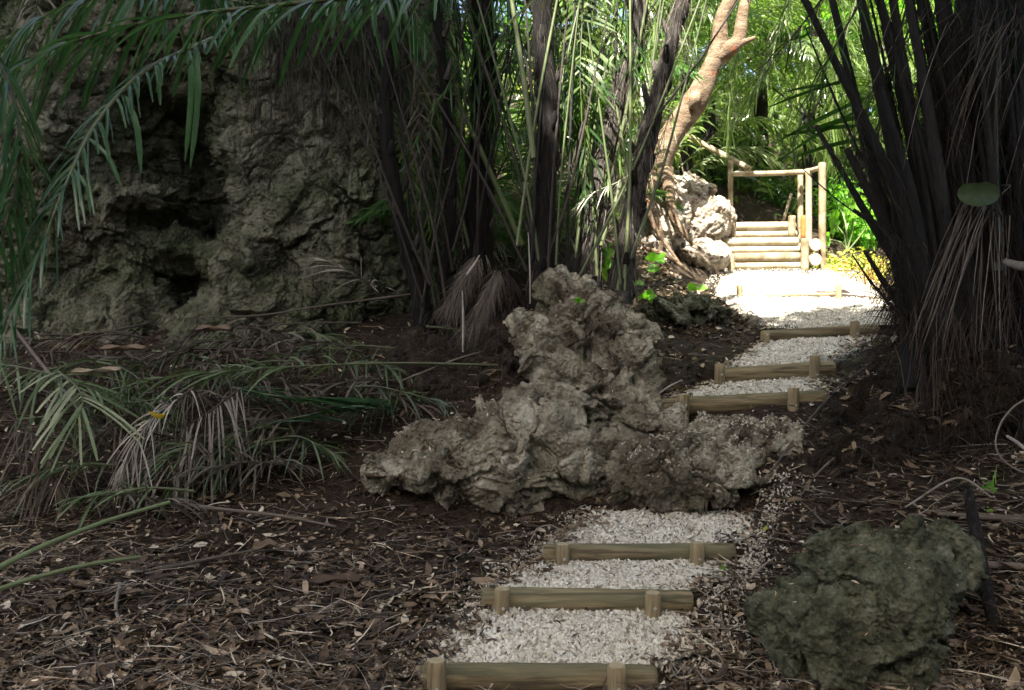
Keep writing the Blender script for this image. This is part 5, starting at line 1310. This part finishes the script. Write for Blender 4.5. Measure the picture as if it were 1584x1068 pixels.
(V, Nb) = ROCKV[0]; c = rng.choice(np.where((Nb[:, 2] > .75) & (V[:, 0] > .9))[0], 160); chips(gg, V[c], .005 * rng.uniform(.5, 1.3, 160), tint=rng.random(160) * .4)
tag(gg.build("gravel_chips", M['gravel'], smooth=False), 'coral chips lodged on the rock ledge', kind='stuff')
# fine twigs
mb = MB()
x, y = scatter_xy(2600, 3.5, 9.5, 1.8); n = len(x)
az = rng.uniform(0, 6.28, n); el = rng.normal(.05, .14, n); d = np.stack([np.cos(az) * np.cos(el), np.sin(az) * np.cos(el), np.sin(el)], -1)
ln = rng.uniform(.08, .42, n); s = np.linspace(-.5, .5, 7)
Pt = np.stack([x, y, ground_z(x, y) + .02 + rng.random(n) * .03], -1)[:, None] + d[:, None] * (ln[:, None] * s)[..., None] + np.cumsum(rng.normal(0, .006, (n, 7, 3)), 1)
mb.tubes(Pt, (rng.uniform(.0012, .004, n))[:, None] * np.linspace(1, .5, 7)[None], 5, np.clip(rng.normal(.5, .25, n), 0, 1), 0)
tag(mb.build("twigs", M['twig']), 'thin dry twigs strewn over the forest floor', kind='stuff')

# ------------------------------------------------------------------ fallen fronds heaped under the cliff
def fallen(pts, mat, lab, n=34, L=.4, w=.008, group=None, name="fallen_frond", **kw):
    pts = [P(a, b, c) for a, b, c in pts]
    t = empty(name, pts[0], lab, "palm frond", group)
    mb = MB(); frond_into(mb, pts, n=n, L=L, w=w, K=7, **kw)
    mb.build("leaflets", [M[mat], M['dead_stalk' if 'dead' in mat or 'brown' in mat else 'petiole']], t)
    return t
fallen([(800, 566, 7.4), (620, 562, 7.3), (480, 566, 7.2), (360, 574, 7.1), (250, 585, 7.0), (150, 610, 6.9)], 'olive_frond', "long fallen frond with a straight pale green stalk lying level across the heap", n=22, L=.5, w=.010, t0=.38, a0=50, a1=30, droop=.35, vlift=5, tint=.5, rr=.013, seed=61, twist=45, jit=16)
fallen([(360, 600, 7.0), (420, 612, 6.9), (500, 618, 6.9), (580, 622, 6.9)], 'frond_cool', "dark green fallen frond, its long leaflets combed to the right", n=34, L=.62, w=.011, t0=.0, a0=28, a1=8, droop=.12, vlift=10, tint=.45, seed=62, jit=5)
fallen([(395, 660, 6.75), (450, 648, 6.8), (560, 625, 6.8)], 'frond_cool', "second dark green frond just below the combed one", n=26, L=.5, w=.010, t0=.0, a0=22, a1=6, droop=.15, vlift=5, tint=.3, seed=63, jit=5)
fallen([(372, 602, 6.8), (320, 640, 6.7), (270, 672, 6.65), (225, 698, 6.6)], 'dead_frond', "grey fallen frond with leaflets hanging straight down like a comb", n=30, L=.5, w=.008, t0=.0, a0=80, a1=50, droop=1.0, vlift=-25, tint=.62, seed=64, tipL=.7)
fallen([(90, 575, 6.6), (120, 600, 6.5), (128, 625, 6.4), (118, 650, 6.3)], 'olive_frond', "pale green frond tip with blunt leaflets radiating downward, left side of the heap", n=12, L=.52, w=.013, t0=.0, a0=70, a1=18, droop=.22, vlift=0, tint=.75, seed=65, cut=.6, tipL=.9)
fallen([(-40, 560, 6.8), (40, 570, 6.7), (110, 590, 6.6), (170, 615, 6.5)], 'olive_frond', "olive frond entering the heap from the left edge", n=18, L=.5, w=.010, t0=.0, a0=60, a1=25, droop=.3, vlift=0, tint=.55, seed=66, jit=14)
fallen([(300, 600, 6.7), (235, 650, 6.5), (205, 690, 6.4), (190, 730, 6.3)], 'dead_frond', "bunch of curled silvery dead leaflets at the centre of the heap", n=26, L=.34, w=.007, t0=.0, a0=70, a1=30, droop=.8, vlift=0, tint=.85, seed=67, jit=25, twist=70)
fallen([(10, 640, 6.5), (60, 680, 6.4), (80, 720, 6.3), (85, 760, 6.2)], 'brown_frond', "red brown dead frond sagging at the left edge below the green ones", n=30, L=.5, w=.006, t0=.0, a0=60, a1=25, droop=.6, vlift=0, tint=.6, seed=68, jit=16)
fallen([(200, 640, 6.6), (120, 700, 6.4), (40, 760, 6.2), (-40, 800, 6.0)], 'brown_frond', "brown frond trailing down to the lower left edge", n=30, L=.45, w=.006, t0=.0, a0=45, a1=20, droop=.4, vlift=0, tint=.7, seed=69, jit=16)
fallen([(600, 470, 8.6), (570, 440, 8.5), (540, 420, 8.45), (510, 405, 8.4)], 'dead_frond', "pale dry leaf spreading stiff rays in front of the right part of the cliff", n=17, L=.6, w=.0065, t0=.1, a0=70, a1=10, droop=.25, vlift=0, tint=.95, seed=70, twist=60, jit=12)
fallen([(560, 500, 8.3), (470, 500, 8.2), (380, 505, 8.2), (290, 500, 8.2)], 'dead_frond', "thin dry frond lying along the foot of the cliff", n=20, L=.3, w=.005, t0=.2, a0=50, a1=30, droop=.5, tint=.4, seed=71, jit=20)
fallen([(230, 500, 8.1), (130, 520, 8.0), (60, 525, 7.9), (-30, 520, 7.9)], 'brown_frond', "brown sheath and frond lying at the foot of the cliff, far left", n=20, L=.35, w=.012, t0=.2, a0=40, a1=20, droop=.3, tint=.9, seed=72, jit=20)
heap = [  # px, py, Y, dpx, dpy
    (60, 545, 7.6, 140, 30), (200, 560, 7.5, -150, 20), (330, 545, 7.6, 160, 15), (480, 560, 7.4, -170, 25), (560, 545, 7.6, -120, -20), (620, 590, 7.3, -160, 20), (520, 600, 7.2, 150, 20), (440, 640, 6.9, -60, 60),
    (420, 690, 6.7, -120, 20), (330, 700, 6.7, 130, 20), (480, 690, 6.8, -100, 40), (500, 660, 7.0, -150, 20), (250, 600, 7.1, 120, 40), (150, 560, 7.4, 100, 60), (30, 600, 7.0, 120, 60), (20, 700, 6.5, 80, 60),
    (180, 720, 6.4, -140, 20), (280, 540, 7.7, 160, 30), (620, 540, 7.9, -170, 10), (690, 560, 7.8, -120, 30), (380, 530, 7.8, -140, 20), (100, 640, 6.8, 140, -20), (560, 610, 7.2, 110, 30), (300, 760, 6.2, -170, 10), (450, 720, 6.5, -150, 10),
    (120, 770, 6.2, 160, 10), (680, 610, 7.3, -120, 20), (740, 590, 7.6, -140, 10)]
for k in range(40):
    py = rng.uniform(505, 705); px = rng.uniform(-20, 500 if py > 600 else 700); heap.append((px, py, float(np.interp(py, [515, 600, 700, 790], [8.0, 7.2, 6.55, 6.1])), rng.choice([-1, 1]) * rng.uniform(70, 180), rng.uniform(0, 70)))
for i, (px, py, Yd, dx, dy) in enumerate(heap):
    m_ = ('dead_frond', 'olive_frond', 'brown_frond', 'olive_frond', 'dead_frond')[i % 5]
    q_ = [(px, py, Yd), (px + dx * .4, py + dy * .3 - 8, Yd - .08), (px + dx * .75, py + dy * .65 - 4, Yd - .15), (px + dx * 1.2, py + dy * 1.3, Yd - .2)]
    fallen(q_, m_, {'dead_frond': "grey dry frond buried in the tangle of the heap under the cliff", 'brown_frond': "brown rotting frond buried in the tangle of the heap under the cliff", 'olive_frond': "dull green frond buried in the tangle of the heap under the cliff"}[m_],
           n=20, L=.32, w=.0085, group="fronds heaped under the cliff", t0=.05, a0=60, a1=25, droop=.45, vlift=float(rng.uniform(-10, 15)), tint=.35, seed=500 + i, jit=20, twist=60, missing=.15)
# the two cut green stalks in the lower left
for pts, r_, tn, lab in (([P(-30, 892, 4.4), P(60, 848, 4.7), P(160, 808, 5.1), P(262, 777, 5.5)], .014, .86, "upper of two cut green palm stalks slanting in from the lower left edge"),
                    ([P(-30, 922, 4.3), P(40, 898, 4.5), P(130, 875, 4.7), P(215, 862, 4.95)], .012, .78, "lower of two cut green palm stalks, greyer, at the lower left edge")):
    mb = MB(); mb.tube(pts, [r_ * 1.1, r_, r_ * .9, r_ * .8], 10, .03, .1, 8, tint=tn); tag(mb.build("palm_stalk", M['petiole']), lab, "palm stalk", "cut green stalks")
sticks = [([(0, 480, 6.9), (60, 560, 6.8), (110, 620, 6.6), (150, 680, 6.5)], .014, .5, "straight brown stick slanting down through the left of the heap"),
          ([(640, 455, 8.2), (500, 475, 8.1), (400, 490, 8.1), (290, 492, 8.0)], .010, .3, "long thin dark branch lying before the foot of the cliff"),
          ([(185, 905, 5.0), (180, 950, 4.75), (205, 990, 4.5), (228, 1015, 4.4)], .010, .7, "curved twig standing out of the leaf litter at lower left"),
          ([(270, 778, 6.2), (340, 790, 6.1), (430, 800, 6.0), (520, 815, 5.95)], .014, .45, "brown branch lying right of the green stalk tip"),
          ([(820, 838, 5.7), (832, 820, 5.7), (852, 815, 5.68), (870, 822, 5.65)], .005, .7, "thin looped twig in front of the overhanging rock foot"),
          ([(470, 965, 4.75), (510, 940, 4.85), (528, 928, 4.9)], .007, .9, "pale straight twig in the litter left of the second log"),
          ([(380, 1068, 4.0), (430, 1050, 4.1), (490, 1025, 4.25)], .009, .85, "pale bark strip at the bottom edge"),
          ([(250, 880, 5.3), (320, 868, 5.4), (400, 850, 5.5)], .012, .35, "dark broken branch half buried behind the curved twig"),
          ([(1350, 560, 7.3), (1290, 610, 6.8), (1230, 680, 6.3), (1180, 750, 6.1)], .010, .3, "dark stick slanting down the bank right of the log steps"),
          ([(1300, 700, 6.1), (1260, 740, 6.0), (1225, 790, 5.8)], .009, .55, "grey stick beside the rock ledge, pointing at the third log"),
          ([(1130, 950, 4.7), (1136, 1010, 4.4), (1150, 1068, 4.1)], .012, .3, "upright dark stick left of the mossy boulder"),
          ([(620, 590, 7.3), (700, 560, 7.4), (760, 540, 7.6)], .010, .5, "thin branch rising to the right behind the outcrop"),
          ([(1015, 612, 6.9), (1035, 600, 6.85), (1055, 588, 6.8)], .008, .95, "white twig at the left end of the fourth log"),
          ([(1160, 895, 5.0), (1180, 878, 5.1), (1200, 862, 5.2)], .006, .7, "thin twig beside the third log's right end")]
for pts, r_, tn, lab in sticks:
    mb = MB(); pp_ = [P(*q_) for q_ in pts]
    for q_ in pp_[1:-1]: q_[2] += .01
    mb.tube(pp_, [r_, r_ * .9] + [r_ * .8] * (len(pts) - 3) + [r_ * .5], 8, .03, .3, 8, tint=tn); tag(mb.build("stick", M['twig']), lab, "stick")
# big curled brown sheaths and bark slabs in the litter
slabs = [(520, 905, 5.2, .30, .09, .3, .3, "curved brown palm sheath lying in the litter at centre left"), (410, 852, 5.65, .16, .10, .9, .42, "olive brown fallen leaf standing tilted in the litter"),
         (590, 745, 6.3, .3, .08, 2.8, .2, "dark rotting slab below the left end of the outcrop"), (650, 995, 4.6, .2, .07, .2, .15, "dark curled leaf left of the nearest gravel"),
         (330, 1045, 4.15, .22, .07, 2.9, .85, "pinkish broad dead leaf at the bottom edge"), (190, 545, 7.4, .35, .1, .5, .6, "brown palm boot lying on the heap's left"), (150, 580, 6.75, .4, .07, 1.2, .9, "pale brown sheath strands at the left of the heap"),
         (330, 515, 7.8, .3, .12, .2, .5, "brown leaf base propped on the heap below the cleft")]
for (px, py, Yd, ln, wd, az, tn, lab) in slabs:
    c = P(px, py, Yd); mb = MB()
    s = np.linspace(-.5, .5, 12); d = np.array([math.cos(az), math.sin(az) * .6, 0]); d /= np.linalg.norm(d); W = np.array([-d[1], d[0], 0.15])
    nu = 7; uu = np.linspace(-1, 1, nu)
    S_, U_ = np.meshgrid(s, uu, indexing='ij')
    wdt = wd * (1 - (2 * np.abs(S_)) ** 3) * .5 + .004
    V_ = c + d * (S_ * ln)[..., None] + W * (U_ * wdt)[..., None] + UP * ((.02 + wdt * .55 * U_ ** 2 + .12 * ln * S_ ** 2 + .012 * np.sin(U_ * 5 + S_ * 9)))[..., None]
    i = np.arange(12 * nu).reshape(12, nu); mb.add(V_, np.stack([i[:-1, :-1], i[:-1, 1:], i[1:, 1:], i[1:, :-1]], -1).reshape(-1, 4), tn)
    o = mb.build("palm_sheath", M['litter']); tag(o, lab, "dead leaf")
    so = o.modifiers.new("s", 'SOLIDIFY'); so.thickness = .004
# small green seedlings, ferns and the single yellow leaf
def seedling(px, py, Yd, r_, nl, lab, mat='leaf_bright', h=.05):
    c = P(px, py, Yd); t = empty("seedling", c - [0, 0, h], lab, "seedling", "small green seedlings"); mb = MB()
    for k in range(nl):
        a = k * 2.4 + px; d = np.array([math.cos(a), math.sin(a) * .5 - .2, .25]); d /= np.linalg.norm(d); s = np.linspace(0, 1, 6)
        Pt = (c + d * r_ * (s * 1.5)[:, None] - UP * (.3 * r_ * s ** 2)[:, None] + rng.normal(0, r_ * .4, 3) * (nl > 3))[None]
        mb.ribbons(Pt, norm(np.array([[-d[1], d[0], .9]])), np.array([[.1, .8, 1, .9, .6, .05]]) * r_ * .7, [.6], 0, .2)
    mb.build("leaf", M[mat], t); mb = MB(); mb.tube([c - [0, 0, h], c - [.004, 0, h * .5], c], [.003, .003, .002], 6, .02, tint=.8); mb.build("stem", M['petiole'], t)
for a in ((1120, 880, 5.0, .030, 2, "tiny bright green seedling between the second and third logs, right side"), (508, 992, 4.6, .022, 2, "tiny green sprout in the leaf litter, lower left"), (896, 470, 7.15, .035, 4, "small bright seedling growing on top of the outcrop"),
          (1002, 460, 9.0, .09, 4, "bright green plant beside the leaning trunk's foot"), (1078, 447, 9.4, .08, 3, "bright green leaves above the greenish rock"), (1012, 410, 10.2, .11, 4, "light green leaves in front of the pale rock bank"), (985, 440, 9.0, .06, 3, "small green sprig right of the leaning trunk"),
          (1525, 755, 5.4, .035, 4, "small clover like sprout beside the leaning pole's tip"), (1526, 790, 5.2, .025, 2, "second little sprout just below the one at the pole's tip"), (895, 558, 7.0, .03, 2, "tiny sprout on the middle of the outcrop"), (1180, 818, 5.5, .03, 1, "small orange yellow leaf above the third log's right end", 'leaf_yellow'),
          (645, 990, 4.6, .02, 1, "little yellow green leaf on the nearest gravel's left edge", 'leaf_yellow'), (850, 992, 4.5, .018, 1, "small yellow green leaf on the nearest gravel", 'leaf_yellow')):
    seedling(*a)
def sprigs(px, py, Yd, n, h, lab):
    mb = MB(); c = P(px, py, Yd); b = c + rng.normal(0, .05, (n, 3)) * [1, 1, .2]; d = norm(rng.normal(0, .2, (n, 3)) + UP); s = np.linspace(0, 1, 6)
    Pt = b[:, None] + d[:, None] * (h * rng.uniform(.6, 1, n)[:, None] * s)[..., None] + np.array([.1, 0, -.05]) * (h * s ** 2)[None, :, None]
    mb.ribbons(Pt, norm(rng.normal(size=(n, 3))), np.full((n, 6), .004) * np.linspace(1, .2, 6), .7, 0); tag(mb.build("grass_tuft", M['leaf_bright']), lab, "grass", "grass tufts")
sprigs(1485, 750, 5.5, 5, .16, "short green grass blades left of the leaning pole's tip"); sprigs(1530, 745, 5.4, 4, .16, "short green grass blades right of the leaning pole's tip")
mb = MB(); c = P(243, 645, 6.35); s = np.linspace(-.5, .5, 9); Pt = (c + np.array([.13, 0, -.02]) * s[:, None] + UP * (.03 * (2 * s) ** 2)[:, None])[None]
mb.ribbons(Pt, norm(np.array([[0, -.5, .8]])), np.array([[.05, .5, .85, 1, 1, .9, .7, .4, .05]]) * .026, [.5], 0, .3); tag(mb.build("yellow_leaf", M['yellow_leaf']), "single bright yellow leaf lying on the frond heap", "leaf")

# ------------------------------------------------------------------ unseen trees added to block sky light behind and beside the camera
for i, (x, y, w_) in enumerate(((-7.5, -3.5, 'left of'), (-3.2, -5.6, 'behind, left of'), (1.2, -6.2, 'straight behind'), (5.4, -5.2, 'behind, right of'), (8.6, -1.6, 'right of'), (-10.2, 1.0, 'far left of'))):
    t = empty("added_screen_tree", [x, y, -.1], f"unseen tree added to block sky light, {w_} the camera", "tree", "unseen trees added round the camera")
    cs = [np.array([x, y, 0]) + np.array([rng.normal(0, 1.1), rng.normal(0, .7), rng.uniform(.3, 6.6)]) for _ in range(30)]
    mb = MB(); mb.tube([[x, y, -.3], [x + .1, y, 2.5], [x, y + .2, 5.5]], [.2, .16, .08], 12, .2, .2, 3)
    for c in cs[::4]: mb.tube([[x, y, max(.3, c[2] - .8)], c], [.05, .02], 6, .3)
    mb.build("trunk", M['bark'], t)
    mb = MB(); leaf_cloud(mb, cs, [.85] * 30, 6500, .34, 0, .5, .5, .3); mb.build("crown", M['leaf_dark'], t)

for i, (x, y, h, wh) in enumerate(((-6, 21, 6.5, 'behind the cliff, centre'), (-1, 24, 6, 'far behind the palm clump'), (5, 27, 6, 'far behind the staircase'), (11, 23, 6, 'far right behind the big dark palm'), (13, 14, 5, 'right of the sunlit palms'), (-13, 12, 5, 'left end of the wood behind the cliff'))):  # trees added to block sky light from the back and sides
    tree("broadleaf_tree", [x, y, float(ground_z(np.array([x * 1.0]), np.array([y * 1.0]))[0]) - .2], h, (4.2, 3.2, 4.2), 9000, .42, M['leaf_dark' if i in (0, 5) else 'leaf_bright'], "tall tree added to close off sky light and view, " + wh, group="tall trees at the back of the wood", r=.25, nb=12)
